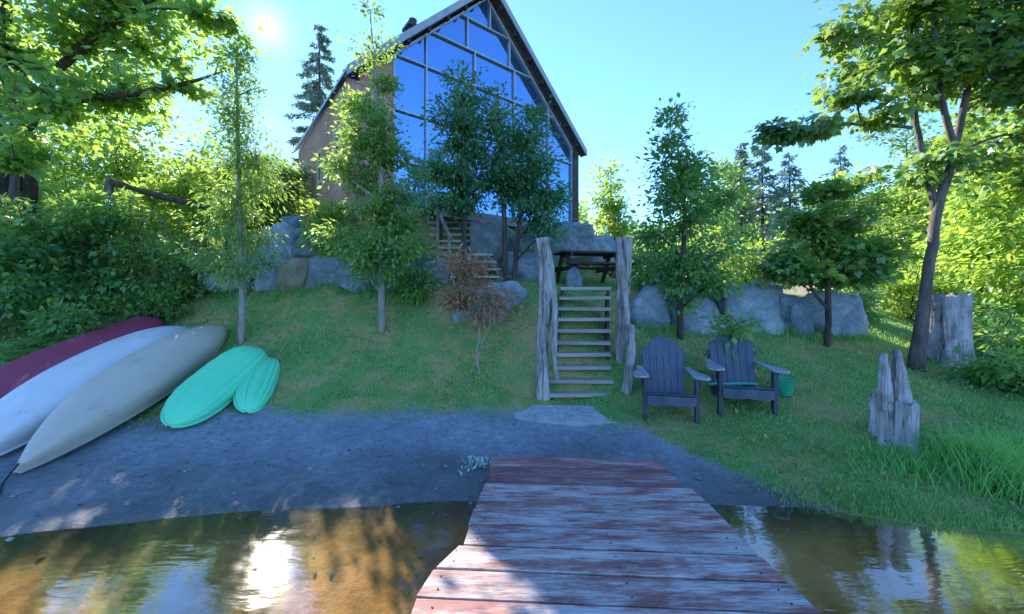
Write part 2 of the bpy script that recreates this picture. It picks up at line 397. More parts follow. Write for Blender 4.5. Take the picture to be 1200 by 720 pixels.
# ------------------------------------------------------------------ terrain
COLS = [
 (-60, [(-60, -4), (-6, -1), (0, 0), (7, 1.6), (12, 3.2), (25, 5.0), (60, 6), (300, 10)]),
 (-14, [(-60, -4), (-3, -1), (1.6, 0), (5, .7), (8, 2.2), (10, 2.9), (14, 4.0), (30, 5), (60, 6), (300, 10)]),
 (-8,  [(-60, -4), (-2, -1), (2.2, 0), (4.2, .25), (6, .65), (7.8, 1.15), (9.3, 2.1), (10.6, 3.2), (13, 4.1), (30, 5), (60, 6), (300, 10)]),
 (-6,  [(-60, -4), (-2, -1), (1.2, -.3), (2.6, 0), (3.8, .08), (5, .28), (7.6, .95), (9.0, 1.95), (9.5, 2.3), (10.2, 3.3), (11.5, 4.1), (30, 5), (60, 6), (300, 10)]),
 (-3.9, [(-60, -4), (-2, -1), (1.2, -.35), (2.88, 0), (3.9, .08), (4.95, .2), (5.8, .5), (7, 1.13), (8.1, 1.9), (8.5, 2.2), (8.95, 3.4), (9.6, 4.2), (30, 5), (60, 6), (300, 10)]),
 (-2.3, [(-60, -4), (-2, -1), (1.2, -.35), (3.22, 0), (3.9, .07), (4.95, .2), (5.7, .45), (7, 1.17), (7.9, 1.85), (8.6, 2.15), (9.2, 3.1), (10.2, 4.1), (30, 5), (60, 6), (300, 10)]),
 (-.5, [(-60, -4), (-2, -1), (1.2, -.4), (3.38, 0), (4.25, .07), (5.3, .2), (6.2, .6), (7.1, 1.3), (7.8, 2.0), (9.0, 2.25), (9.7, 3.3), (10.6, 4.0), (12, 4.2), (30, 5), (60, 6), (300, 10)]),
 (.9,  [(-60, -4), (-2, -1), (1.2, -.4), (3.38, 0), (4.25, .08), (5.4, .14), (5.85, .22), (7.0, 1.7), (7.25, 1.95), (9.5, 2.1), (11, 3.2), (12, 4.1), (30, 5), (60, 6), (300, 10)]),
 (2.5, [(-60, -4), (-2, -1), (1.2, -.4), (3.34, 0), (4.0, .09), (5, .28), (6, .65), (7.2, 1.1), (7.6, 1.35), (8.0, 1.9), (9.2, 2.03), (12.0, 2.6), (13.6, 3.9), (18, 4.2), (30, 4), (60, 6), (300, 10)]),
 (3.3, [(-60, -4), (-2, -1), (1.2, -.4), (3.0, 0), (3.6, .1), (4.25, .2), (5.3, .45), (6.2, .75), (7.3, 1.12), (7.65, 1.4), (8.1, 1.9), (9.2, 2.03), (14, 2.4), (18, 3), (30, 3), (60, 6), (300, 10)]),
 (4.3, [(-60, -4), (-2, -1), (1.0, -.4), (2.8, 0), (3.6, .12), (4.25, .2), (5.3, .47), (6.4, .85), (7.3, 1.13), (7.65, 1.4), (8.0, 1.9), (9.2, 2.05), (14, 2.2), (18, 2.3), (30, 3), (60, 5), (300, 10)]),
 (6.8, [(-60, -4), (-2, -1), (.9, -.4), (2.5, 0), (3.6, .13), (4.25, .2), (6.4, .58), (7.3, 1.0), (8.0, 1.35), (9, 1.7), (14, 2.1), (18, 2.3), (30, 3), (60, 5), (300, 10)]),
 (10,  [(-60, -4), (-2, -1), (.8, -.3), (2.2, 0), (4.25, .2), (6.4, .4), (9, .85), (11, 1.4), (14, 1.95), (18, 2.2), (30, 2.8), (60, 5), (300, 10)]),
 (14,  [(-60, -4), (-2, -1), (1.8, 0), (4.25, .2), (6.4, .4), (10, .7), (14, 1.2), (20, 1.8), (30, 2.4), (60, 5), (300, 10)]),
 (60,  [(-60, -4), (-6, -1), (-1, 0), (5, .5), (12, 1.2), (30, 2.5), (60, 5), (300, 10)]),
]
CX = np.array([c[0] for c in COLS], float)

def ground(x, y):
    x = np.asarray(x, float); y = np.asarray(y, float)
    Z = np.stack([np.interp(y, [p[0] for p in c[1]], [p[1] for p in c[1]]) for c in COLS])
    i = np.clip(np.searchsorted(CX, x) - 1, 0, len(CX) - 2)
    t = np.clip((x - CX[i]) / (CX[i + 1] - CX[i]), 0, 1)
    zi = np.take_along_axis(Z, i[None], 0)[0]; zj = np.take_along_axis(Z, (i + 1)[None], 0)[0]
    z = zi * (1 - t) + zj * t
    w = .018 * np.sin(3.1 * x + 1.7 * y) + .02 * np.sin(1.3 * x - 2.3 * y + 1) + .012 * np.sin(5.7 * x + .3) * np.sin(4.9 * y)
    return z + w * np.clip((y - 3.2) / 2, .12, 1)

def gz(x, y): return float(ground(np.array([x]), np.array([y]))[0])

EX = np.array([-60, -14, -9, -6.5, -5, -3.5, -2, -.5, .3, 1.6, 2.0, 2.5, 3.0, 4.0, 8, 60.])
EY = np.array([-2, 3.0, 3.9, 4.3, 4.6, 5.0, 5.1, 5.2, 5.1, 4.7, 3.95, 3.5, 2.85, 2.45, 2.0, -2.])
def grassiness(x, y):
    e = np.interp(x, EX, EY) + .1 * np.sin(1.3 * x + .7) + .08 * np.sin(2.9 * x + 1.1 * y) + .05 * np.sin(7.3 * x - 3.1 * y) * np.sin(1.1 * x)
    return np.clip((y - e) / .9 + .3, 0, 1)

def axis(segs):
    out = []
    for a, b, n in segs: out += list(np.linspace(a, b, n, endpoint=False))
    return np.array(out + [segs[-1][1]])
gx = axis([(-200, -60, 6), (-60, -14, 14), (-14, -8, 26), (-8, 9, 180), (9, 14, 24), (14, 60, 14), (60, 200, 6)])
gy = axis([(-60, -6, 8), (-6, 1, 10), (1, 12, 150), (12, 22, 40), (22, 60, 14), (60, 300, 8)])
XX, YY = np.meshgrid(gx, gy)
ZZ = ground(XX.ravel(), YY.ravel())
def terrain():
    nx, ny = len(gx), len(gy)
    V = np.stack([XX.ravel(), YY.ravel(), ZZ], 1)
    idx = np.arange(nx * ny).reshape(ny, nx)
    Fq = np.stack([idx[:-1, :-1].ravel(), idx[:-1, 1:].ravel(), idx[1:, 1:].ravel(), idx[1:, :-1].ravel()], 1)
    me = bpy.data.meshes.new('ground')
    me.vertices.add(len(V)); me.vertices.foreach_set('co', V.ravel())
    me.loops.add(Fq.size); me.loops.foreach_set('vertex_index', Fq.ravel())
    me.polygons.add(len(Fq)); me.polygons.foreach_set('loop_start', np.arange(len(Fq)) * 4)
    me.polygons.foreach_set('use_smooth', np.ones(len(Fq), bool))
    a = me.attributes.new('grass', 'FLOAT', 'POINT'); a.data.foreach_set('value', grassiness(V[:, 0], V[:, 1]).astype(np.float32))
    a = me.attributes.new('height', 'FLOAT', 'POINT'); a.data.foreach_set('value', V[:, 2].astype(np.float32))
    me.update(calc_edges=True); me.validate()
    m, nt, b = mat('sand_and_turf')
    n1 = noise_tex(nt, 1.1, 8, .7); n2 = noise_tex(nt, 14, 8, .75); n3 = noise_tex(nt, 55, 4, .7)
    sand = ramp(nt, n1.outputs[0], [(.3, (.18, .22, .26)), (.55, (.28, .335, .39)), (.75, (.37, .42, .47))])
    sand = mixc(nt, .6, sand, ramp(nt, n2.outputs[0], [(.36, (.5, .48, .46)), (.6, (1.1, 1.1, 1.1))]), 'MULTIPLY')
    sand = mixc(nt, .28, sand, ramp(nt, n3.outputs[0], [(.36, (.45, .42, .4)), (.55, (1.1, 1.1, 1.1))]), 'MULTIPLY')
    hgt = nd(nt, 'ShaderNodeAttribute', attribute_name='height')
    hn = nd(nt, 'ShaderNodeMath', operation='MULTIPLY_ADD'); nt.links.new(n1.outputs[0], hn.inputs[0]); hn.inputs[1].default_value = .12; nt.links.new(hgt.outputs['Fac'], hn.inputs[2])
    wet = ramp(nt, hn.outputs[0], [(.07, (1, 1, 1)), (.2, (0, 0, 0))])
    bed_n = noise_tex(nt, 1.6, 6, .65, dist=.8)
    bed = ramp(nt, bed_n.outputs[0], [(.34, (.2, .13, .07)), (.46, (.5, .29, .11)), (.62, (.7, .48, .25))])
    ho = nd(nt, 'ShaderNodeMath', operation='MULTIPLY_ADD'); nt.links.new(bed_n.outputs[0], ho.inputs[0]); ho.inputs[1].default_value = .12
    ho2 = nd(nt, 'ShaderNodeMath', operation='ADD'); nt.links.new(hgt.outputs['Fac'], ho2.inputs[0]); ho2.inputs[1].default_value = .44; nt.links.new(ho2.outputs[0], ho.inputs[2])
    under = ramp(nt, ho.outputs[0], [(.42, (1, 1, 1)), (.49, (0, 0, 0))])
    sandw = mixc(nt, wet, sand, mixc(nt, 1.0, sand, (.55, .5, .46), 'MULTIPLY'))
    sandw = mixc(nt, under, sandw, bed)
    turf_n = noise_tex(nt, 1.4, 7, .7)
    turf = ramp(nt, turf_n.outputs[0], [(.34, (.1, .3, .08)), (.48, (.2, .32, .1)), (.58, (.42, .33, .15))])
    turf = mixc(nt, .6, turf, ramp(nt, n3.outputs[0], [(.3, (.4, .4, .4)), (.7, (1.3, 1.3, 1.3))]), 'MULTIPLY')
    ga = nd(nt, 'ShaderNodeAttribute', attribute_name='grass')
    gm = nd(nt, 'ShaderNodeMath', operation='MULTIPLY_ADD'); nt.links.new(n2.outputs[0], gm.inputs[0]); gm.inputs[1].default_value = 1.5
    gs = nd(nt, 'ShaderNodeMath', operation='SUBTRACT'); nt.links.new(ga.outputs['Fac'], gs.inputs[0]); gs.inputs[1].default_value = .75; nt.links.new(gs.outputs[0], gm.inputs[2])
    gf = ramp(nt, gm.outputs[0], [(.4, (0, 0, 0)), (.6, (1, 1, 1))])
    nt.links.new(mixc(nt, gf, sandw, turf), b.inputs['Base Color'])
    rr = ramp(nt, wet, [(0, (.9, .9, .9)), (1, (.28, .28, .28))])
    nt.links.new(rr, b.inputs['Roughness']); b.inputs['Specular IOR Level'].default_value = .3
    p = bump(nt, b, n2.outputs[0], .6, .05); bump(nt, b, n3.outputs[0], .5, .012, p)
    me.materials.append(m)
    o = link('ground', me); tag(o, kind='structure')
terrain()

# lake
def lake():
    xs = axis([(-400, -10, 6), (-10, 10, 30), (10, 400, 6)]); ys = axis([(-600, -6, 8), (-6, 6, 24)])
    X, Y = np.meshgrid(xs, ys)
    V = np.stack([X.ravel(), Y.ravel(), np.zeros(X.size)], 1)
    nx, ny = len(xs), len(ys); idx = np.arange(nx * ny).reshape(ny, nx)
    faces = [tuple(map(int, q)) for q in np.stack([idx[:-1, :-1].ravel(), idx[:-1, 1:].ravel(), idx[1:, 1:].ravel(), idx[1:, :-1].ravel()], 1)]
    m, nt, b = mat('lake_water')
    nt.nodes.remove(b)
    geo = nd(nt, 'ShaderNodeNewGeometry')
    fd = nd(nt, 'ShaderNodeVectorMath', operation='DOT_PRODUCT'); nt.links.new(geo.outputs['Incoming'], fd.inputs[0])
    fa = nd(nt, 'ShaderNodeMath', operation='ABSOLUTE'); nt.links.new(fd.outputs['Value'], fa.inputs[0])
    f1 = nd(nt, 'ShaderNodeMath', operation='SUBTRACT'); f1.inputs[0].default_value = 1.0; nt.links.new(fa.outputs[0], f1.inputs[1])
    f5 = nd(nt, 'ShaderNodeMath', operation='POWER'); f5.inputs[1].default_value = 5.0; nt.links.new(f1.outputs[0], f5.inputs[0])
    fr = nd(nt, 'ShaderNodeMath', operation='MULTIPLY_ADD'); fr.inputs[1].default_value = .98; fr.inputs[2].default_value = .02; nt.links.new(f5.outputs[0], fr.inputs[0])
    tr = nd(nt, 'ShaderNodeBsdfTransparent'); tr.inputs[0].default_value = (.95, .86, .68, 1)
    gl = nd(nt, 'ShaderNodeBsdfGlossy'); gl.inputs['Roughness'].default_value = .045
    mx = nd(nt, 'ShaderNodeMixShader')
    n = noise_tex(nt, 2.2, 4, .55, stretch=(.6, 1.8, 1)); n2 = noise_tex(nt, 14, 3, .5, stretch=(.5, 1.6, 1))
    bp = nd(nt, 'ShaderNodeBump'); bp.inputs['Strength'].default_value = .07; bp.inputs['Distance'].default_value = .05
    nt.links.new(n.outputs[0], bp.inputs['Height'])
    bp2 = nd(nt, 'ShaderNodeBump'); bp2.inputs['Strength'].default_value = .03; bp2.inputs['Distance'].default_value = .02
    nt.links.new(n2.outputs[0], bp2.inputs['Height']); nt.links.new(bp.outputs[0], bp2.inputs['Normal'])
    nt.links.new(bp2.outputs[0], gl.inputs['Normal']); nt.links.new(bp2.outputs[0], fd.inputs[1])
    sc = nd(nt, 'ShaderNodeMath', operation='MULTIPLY'); sc.inputs[1].default_value = 5.0; sc.use_clamp = True
    nt.links.new(fr.outputs[0], sc.inputs[0]); nt.links.new(sc.outputs[0], mx.inputs[0])
    nt.links.new(tr.outputs[0], mx.inputs[1]); nt.links.new(gl.outputs[0], mx.inputs[2])
    nt.links.new(mx.outputs[0], nt.nodes['Material Output'].inputs[0])
    o = link('water', new_mesh('water', V, faces, m, True)); tag(o, kind='structure')
lake()

# ------------------------------------------------------------------ leaves, trees
OVAL = (np.array([(0, 0, 0), (-.27, .45, .07), (0, 1, -.08), (.27, .45, .07)]), [(0, 2, 1), (0, 3, 2)])
SLIM = (np.array([(0, 0, 0), (-.16, .45, .04), (0, 1, -.1), (.16, .45, .04)]), [(0, 2, 1), (0, 3, 2)])
NEEDLE = (np.array([(0, 0, 0), (-.07, .5, 0), (0, 1, 0), (.07, .5, 0)]), [(0, 3, 2, 1)])
_mp = [(0, 0), (.16, .06), (.42, .04), (.36, .22), (.56, .5), (.33, .5), (.22, .62), (0, 1.0), (-.22, .62), (-.33, .5), (-.56, .5), (-.36, .22), (-.42, .04), (-.16, .06)]
MAPLE = (np.array([(x, y, -.18 * abs(x) - .12 * y * y) for x, y in _mp] ), [tuple(range(0, 8)), (0,) + tuple(range(7, 14))])

def frames(d, n):
    """orthonormal frames: y along d, z near n"""
    d = d / (np.linalg.norm(d, axis=1)[:, None] + 1e-9)
    x = np.cross(d, n); x /= np.linalg.norm(x, axis=1)[:, None] + 1e-9
    z = np.cross(x, d)
    return x, d, z

def cloud_mesh(name, shape, pos, d, n, size, val, m):
    """one mesh of many leaves"""
    T, Fs = shape
    N = len(pos); x, y, z = frames(d, n)
    V = pos[:, None] + size[:, None, None] * (T[None, :, 0, None] * x[:, None] + T[None, :, 1, None] * y[:, None] + T[None, :, 2, None] * z[:, None])
    k = len(T)
    loops, starts, fv = [], [], []
    per = sum(len(f) for f in Fs)
    base = (np.arange(N) * k)[:, None]
    L = np.concatenate([np.array(f) for f in Fs])[None] + base
    st = np.cumsum([0] + [len(f) for f in Fs[:-1]])[None] + (np.arange(N) * per)[:, None]
    me = bpy.data.meshes.new(name)
    me.vertices.add(N * k); me.vertices.foreach_set('co', V.astype(np.float32).ravel())
    me.loops.add(L.size); me.loops.foreach_set('vertex_index', L.ravel().astype(np.int32))
    me.polygons.add(st.size); me.polygons.foreach_set('loop_start', st.ravel().astype(np.int32))
    a = me.attributes.new('v', 'FLOAT', 'FACE'); a.data.foreach_set('value', np.repeat(val, len(Fs)).astype(np.float32))
    me.update(calc_edges=True)
    me.materials.append(m)
    return me

def rand_unit(n): 
    v = rng.normal(size=(n, 3)); return v / np.linalg.norm(v, axis=1)[:, None]

def blob_points(blobs, n):
    w = np.array([b[6] if len(b) > 6 else b[3] * b[4] * b[5] for b in blobs], float); w /= w.sum()
    k = rng.choice(len(blobs), n, p=w)
    B = np.array([b[:6] for b in blobs], float)[k]
    u = rand_unit(n) * (rng.random(n) ** .42)[:, None]
    return B[:, :3] + u * B[:, 3:6]

def make_tree(name, label, cat, base, stems, blobs, nclu, nleaf, leaf, shape, lm, bm_, group=None, spread=.28, nlimb=9, droop=.35, flat=.6, twig_r=.012, vbias=0.0, crown='crown', trunk='trunk', upright=.45):
    """stems: list of (points relative to the base, radii). The crown is built from leaf clusters in the blobs, each on a twig of a limb."""
    root = empty(name, base)
    tag(root, label, cat, group)
    tg = G(); stem_pts, stem_r = [], []
    for pts, rad in stems:
        n = max(8, len(pts) * 4)
        P = spline(pts, n); rr = np.interp(np.linspace(0, 1, n), np.linspace(0, 1, len(rad)), rad)
        wob = rng.normal(size=P.shape) * rr[:, None] * .12; wob[0] = 0
        tg.tube(P + wob, rr, 9); stem_pts.append(P); stem_r.append(rr)
    tg.build(trunk, M[bm_], root, smooth=True)
    SP = np.vstack(stem_pts); SR = np.concatenate(stem_r)
    C = blob_points(blobs, nclu); TW = C.copy()
    # limbs to spread-out clusters
    lim = [int(rng.integers(nclu))]
    dist = np.linalg.norm(C - C[lim[0]], axis=1)
    for _ in range(min(nlimb, nclu) - 1):
        j = int(dist.argmax()); lim.append(j); dist = np.minimum(dist, np.linalg.norm(C - C[j], axis=1))
    LP, LR = [SP], [SR]
    lg = G()
    for j in lim:
        c = C[j]; hd = np.linalg.norm(SP[:, :2] - c[:2], axis=1)
        cost = np.abs(SP[:, 2] - (c[2] - hd * upright)) + .35 * np.linalg.norm(SP - c, axis=1) + np.where(SP[:, 2] > c[2] + .05, 3, 0) + np.where(np.arange(len(SP)) < 3, .6, 0)
        a = SP[int(cost.argmin())]; ra = SR[int(cost.argmin())]
        midp = (a + c) / 2 + np.array([0, 0, .12 * np.linalg.norm(c - a)]) + rng.normal(size=3) * .06 * np.linalg.norm(c - a)
        P = spline([a, midp, c], 9); L = np.linalg.norm(c - a)
        rr = np.linspace(min(ra * .6, .01 + .016 * L), twig_r * .6, 9)
        lg.tube(P, rr, 6); LP.append(P[2:]); LR.append(rr[2:]); TW[j] = P[5]
    AP = np.vstack(LP)
    for i in range(nclu):
        if i in lim: continue
        c = C[i]; dd = np.linalg.norm(AP - c, axis=1) + np.where(AP[:, 2] > c[2] + .1, .4, 0)
        a = AP[int(dd.argmin())]; L = np.linalg.norm(c - a)
        TW[i] = a
        if L < .05: continue
        P = spline([a, (a + c) / 2 + np.array([0, 0, .08 * L]) + rng.normal(size=3) * .05 * L, c], 5)
        lg.tube(P, np.linspace(min(twig_r, .004 + .01 * L), .003, 5), 4, False)
    lg.build('branch', M[bm_], root, smooth=True)['kind'] = 'stuff'
    # leaves
    ci = rng.integers(0, nclu, nleaf)
    csz = spread * rng.uniform(.6, 1.3, nclu)
    off = np.clip(rng.normal(size=(nleaf, 3)), -1.9, 1.9) * np.array([1, 1, flat])[None] * csz[ci][:, None] * .62
    u_ = rng.random(nleaf) ** 1.3 * .9
    tw = TW[ci] - C[ci]; tl = np.linalg.norm(tw, axis=1); tw *= np.minimum(1, 2.4 * spread / (tl + 1e-6))[:, None]
    pos = C[ci] + tw * u_[:, None] + off * (.55 + .45 * (1 - u_))[:, None]
    cen = C.mean(0)
    out = off / (np.linalg.norm(off, axis=1)[:, None] + 1e-6) + .4 * (C[ci] - cen) / (np.linalg.norm(C[ci] - cen, axis=1)[:, None] + 1e-6)
    d = out + .7 * rand_unit(nleaf) + np.array([0, 0, -droop])
    nrm = np.array([0, 0, 1.]) + .75 * rand_unit(nleaf)
    size = leaf * rng.uniform(.4, 1.55, nleaf)
    cv = rng.normal(size=nclu) * .16
    val = np.clip(.42 + vbias + cv[ci] + rng.normal(size=nleaf) * .2, 0, 1)
    me = cloud_mesh(crown, shape, pos, d, nrm, size, val, M[lm])
    o = link(crown, me, root)
    o['kind'] = 'stuff'
    return root

def trunk_line(h, lean=(0, 0), n=5, wob=.05):
    return [(lean[0] * t * h + wob * math.sin(5 * t + lean[0] * 9) * t, lean[1] * t * h + wob * math.cos(4 * t + 1) * t, h * t) for t in np.linspace(0, 1, n)]

def on_ground(px, D, sink=.05):
    x = (px - 600) / F * D
    return Vector((x, D, gz(x, D) - sink))

def rel(base, px, py, D):
    return tuple(at(px, py, D) - Vector(base))

def conifer(name, label, base, h, r, m='needles', bare=.15, n=26, leaves=5200, group=None, leaf=.2, cat='conifer'):
    root = empty(name, base); tag(root, label, cat, group)
    g = G(); g.tube([(0, 0, -.3), (.05, 0, h * .5), (0, .03, h)], [h * .013 + .03, h * .009, .015], 8); g.build('trunk', M['bark_dark'], root, smooth=True)
    bg = G(); P, Dd = [], []
    nb = n * 5
    for i in range(nb):
        t = bare + (1 - bare) * (i + rng.random()) / nb
        L = r * (1 - t) ** .75 * rng.uniform(.55, 1.15) * (.55 + .45 * min(1, (t - bare) / .15 + .2)) + .12
        a = rng.uniform(0, 2 * math.pi); z = h * t
        e = np.array([math.cos(a) * L, math.sin(a) * L, z - L * rng.uniform(.05, .4)])
        s = np.array([0, 0, z]); mid = (s + e) / 2 + np.array([0, 0, .08 * L])
        Q = spline([s, mid, e], 6); bg.tube(Q, np.linspace(.012 + .012 * L, .004, 6), 4, False)
        k = max(6, int(leaves * L / (nb * r * .5)))
        q = rng.random(k) ** .7; ii = np.clip((q * 5).astype(int), 0, 4); fr_ = (q * 5 - ii)[:, None]
        p = Q[ii] * (1 - fr_) + Q[ii + 1] * fr_
        p = p + rng.normal(size=(k, 3)) * np.array([.09, .09, .05]) * (.5 + L * .5)
        P.append(p); dirn = (e - s) / L
        Dd.append(dirn[None] + .9 * rand_unit(k) + np.array([0, 0, -.25]))
    bg.build('branch', M['bark_dark'], root, smooth=True)['kind'] = 'stuff'
    P = np.vstack(P); Dd = np.vstack(Dd); N = len(P)
    me = cloud_mesh('crown', SLIM, P, Dd, np.array([0, 0, 1.]) + .8 * rand_unit(N), leaf * rng.uniform(.6, 1.3, N), np.clip(rng.normal(size=N) * .2 + .45, 0, 1), M[m])
    link('crown', me, root)['kind'] = 'stuff'
    return root

# ------------------------------------------------------------------ the house
HW, HL = 8.05, 5.95                       # width of the glazed gable, length back
HB, HE, HA = 4.15, 7.08, 11.0          # base, eave and ridge heights
hang = math.atan2(.6239, .7815)
house = empty('gable_house', (-3.875, 9.14, HB), hang)
tag(house, 'tall gabled house with blue glazed front and pinkish brick side on the hill', 'house')
E, A = HE - HB, HA - HB                 # local heights
PITCH = (A - E) / (HW / 2)
def roofz(x): return E + PITCH * (x if x < HW / 2 else HW - x)

def build_house():
    th = .3
    # brick walls: left side, back, right side; narrow brick returns left of the glass
    g = G()
    def wall(x0, y0, x1, y1, holes=()):
        pass
    # left side wall with two windows and an arched niche -> built from boxes around the openings
    wins = [(2.85, .95, .55, .95), (.95, 1.05, .5, .85)]       # y centre, z bottom, width, height
    ys = sorted([0.0, HL] + [w[0] - w[2] / 2 for w in wins] + [w[0] + w[2] / 2 for w in wins])
    for a, b in zip(ys[:-1], ys[1:]):
        w = [q for q in wins if abs((a + b) / 2 - q[0]) < q[2] / 2]
        if w:
            w = w[0]; g.box((th / 2, (a + b) / 2, (w[1] - 1) / 2), (th / 2, (b - a) / 2, (w[1] + 1) / 2))
            g.box((th / 2, (a + b) / 2, (w[1] + w[3] + E - .12) / 2), (th / 2, (b - a) / 2, (E - .12 - w[1] - w[3]) / 2))
        else:
            g.box((th / 2, (a + b) / 2, (E - .12 - 1) / 2), (th / 2, (b - a) / 2, (E - .12 + 1) / 2))
    g.build('side_wall', M['brick'], house)
    for (yc, zb, ww, hh) in wins:
        wn_ = G()
        f = .06
        wn_.box((.06, yc, zb + f / 2), (.07, ww / 2 + .06, f / 2 + .03)); wn_.box((.06, yc, zb + hh - f / 2), (.07, ww / 2 + .05, f / 2 + .03))
        wn_.box((.06, yc - ww / 2 + .01, zb + hh / 2), (.068, .05, hh / 2 - .07)); wn_.box((.06, yc + ww / 2 - .01, zb + hh / 2), (.068, .05, hh / 2 - .07))
        wo = wn_.build('window', M['stone_trim'], house)
        G().box((.06, yc, zb + hh / 2), (.01, ww / 2 - .04, hh / 2 - .08)).build('pane', M['glass_dark'], wo)
        G().box((.045, yc, zb + hh * .55), (.02, ww / 2 - .04, .018)).build('glazing_bar', M['stone_trim'], wo)
    # small attic window and low vent opening
    at_ = G().box((-.01, 4.75, 1.85), (.03, .17, .2)).build('small_window', M['stone_trim'], house)
    G().box((-.03, 4.75, 1.85), (.025, .12, .15)).build('pane', M['glass_dark'], at_)
    arc = [(-.015, 3.35 + .36 * math.cos(t), .28 + .32 * math.sin(t)) for t in np.linspace(0, math.pi, 14)]
    G().prism(arc, (.1, 0, 0)).build('cellar_vent', M['glass_dark'], house)
    g = G().box((HW - th / 2, HL / 2 + .2, (E - .12 - 1) / 2), (th / 2, HL / 2 - .2, (E - .12 + 1) / 2)); g.build('side_wall', M['brick'], house)
    bk = [(th, HL - th, -1), (HW - th, HL - th, -1), (HW - th, HL - th, E - .15), (HW / 2, HL - th, A - .25), (th, HL - th, E - .15)]
    G().prism(bk, (0, th - .01, 0)).build('back_wall', M['brick'], house)
    # brick strip at the left end of the front, slim post on the right end
    gw0, gw1 = 1.15, HW - .28
    fr = [(th, .05, -1), (gw0, .05, -1), (gw0, .05, roofz(gw0) - .2), (th, .05, roofz(th) - .2)]
    G().prism(fr, (0, .25, 0)).build('front_wall', M['brick'], house)
    G().box((HW - .14, .12, (E - 1) / 2 - .08), (.14, .14, (E + 1) / 2 - .02)).build('corner_post', M['soffit'], house)
    G().box(((gw0 + gw1) / 2, .2, -.5), ((gw1 - gw0) / 2 - .005, .2, .5)).build('foundation', M['conc'], house)
    # roof: two slabs with overhang
    ov, of_, ob = .1, .3, .3
    for s in (0, 1):
        def X(x): return x if s == 0 else HW - x
        zt = .05
        prof = [(X(-ov), E - PITCH * ov), (X(HW / 2), A), (X(HW / 2), A + zt * 1.4), (X(-ov), E - PITCH * ov + zt * 1.4)]
        poly = [(x, -of_, z) for x, z in prof]
        rf = G().prism(poly, (0, HL + of_ + ob, 0)).build('roof', M['roof_metal'], house)
        # fascia along the rake, soffit under the overhang, standing seams
        fp = [(X(-ov), E - PITCH * ov - .13), (X(HW / 2), A - .13), (X(HW / 2), A + zt * 1.4 + .02), (X(-ov), E - PITCH * ov + zt * 1.4 + .02)]
        G().prism([(x, -of_ - .04, z) for x, z in fp], (0, .037, 0)).build('fascia', M['roof_metal'], rf)
        sp = [(X(-ov + .02), E - PITCH * ov - .10), (X(HW / 2), A - .10), (X(HW / 2), A - .004), (X(-ov + .02), E - PITCH * ov - .004)]
        G().prism([(x, -of_ + .003, z) for x, z in sp], (0, of_ - .05, 0)).build('soffit', M['soffit'], rf)
        for k in range(13):
            y = -of_ + .25 + k * .55
            a = Vector((X(-ov), y, E - PITCH * ov + zt * 1.4)); b = Vector((X(HW / 2 - .03), y, A + zt * 1.4 - .03 * PITCH))
            G().bar(a, b, .04, .05).build('standing_seam', M['roof_metal'], rf)
        for k in range(7):
            t = (k + .7) / 7.3; x = X(-ov + t * (HW / 2 + ov)); z = E - PITCH * ov + t * (HW / 2 + ov) * PITCH - .13
            G().box((x, -of_ / 2 - .03, z - .03), (.045, of_ / 2 - .08, .06)).build('rafter_end', M['soffit'], rf)
    # chimney
    ch = G().box((3.35, 3.9, 6.7), (.17, .17, .75)).build('chimney', M['chimney'], house)
    c2 = G(); c2.box((3.4, 3.9, 7.5), (.3, .3, .05)); c2.build('chimney_cap', M['chimney'], ch)
    G().tube([(3.4, 3.9, 7.55), (3.4, 3.9, 7.65), (3.4, 3.9, 7.85)], [.12, .12, .15], 10).build('flue', M['chimney'], ch)
    # glazing: rows of panes between mullions
    rows = [0.0, 1.15, 2.45, 3.85, 4.85, 5.75, A]       # local z of the rails
    cols = [gw0, 2.05, 3.75, 4.15, 5.25, 6.7, gw1]
    rowcols = {0: [gw0, 2.05, 3.6, 5.1, 6.6, gw1], 1: [gw0, 2.05, 3.6, 5.1, 6.6, gw1], 2: [gw0, 2.05, 3.6, 5.1, 6.6, gw1],
               3: [gw0, 2.05, 3.6, 5.1, 6.6, gw1], 4: [gw0, 2.05, 3.35, 4.9, 6.6, gw1], 5: [gw0, 4.15, gw1]}
    def top(x): return roofz(x) - .22
    for r in range(6):
        z0, z1 = rows[r], rows[r + 1]; cs = rowcols[r]
        for a, b in zip(cs[:-1], cs[1:]):
            a2, b2 = a + .001, b - .001
            # clip the cell by the roof line
            poly = clip_roof([(a2, z0), (b2, z0), (b2, z1), (a2, z1)], top)
            if len(poly) < 3: continue
            area = abs(sum(p[0] * q[1] - q[0] * p[1] for p, q in zip(poly, poly[1:] + poly[:1]))) / 2
            if area < .02: continue
            cxm = sum(p[0] for p in poly) / len(poly); czm = sum(p[1] for p in poly) / len(poly)
            dy = random.uniform(-.009, .009)
            G().prism([(p[0], .1 + dy * (p[0] - cxm) + dy * .7 * (p[1] - czm), p[1]) for p in poly], (0, .02, 0)).build('glass_pane', M['glass'], house)
        # vertical mullions
        for x in cs:
            zt = min(z1, top(x))
            if zt > z0 + .08:
                G().box((x, .08, (z0 + zt) / 2), (.015, .055, (zt - z0) / 2 - .014)).build('mullion', M['metal'], house)
    for r in range(0, 6):
        z = rows[r]; xa, xb = gw0, gw1
        if z > E:
            xa = max(xa, (z + .22 - E) / PITCH); xb = min(xb, HW - (z + .22 - E) / PITCH)
        G().box(((xa + xb) / 2, .08, z), ((xb - xa) / 2, .058, .014)).build('rail', M['metal'], house)
    for s in (0, 1):     # frames under the roof line
        x0 = gw0 if s == 0 else gw1
        a = Vector((x0, .08, top(x0))); b = Vector((HW / 2, .08, top(HW / 2)))
        G().bar(a, b, .12, .05).build('gable_frame', M['metal'], house)

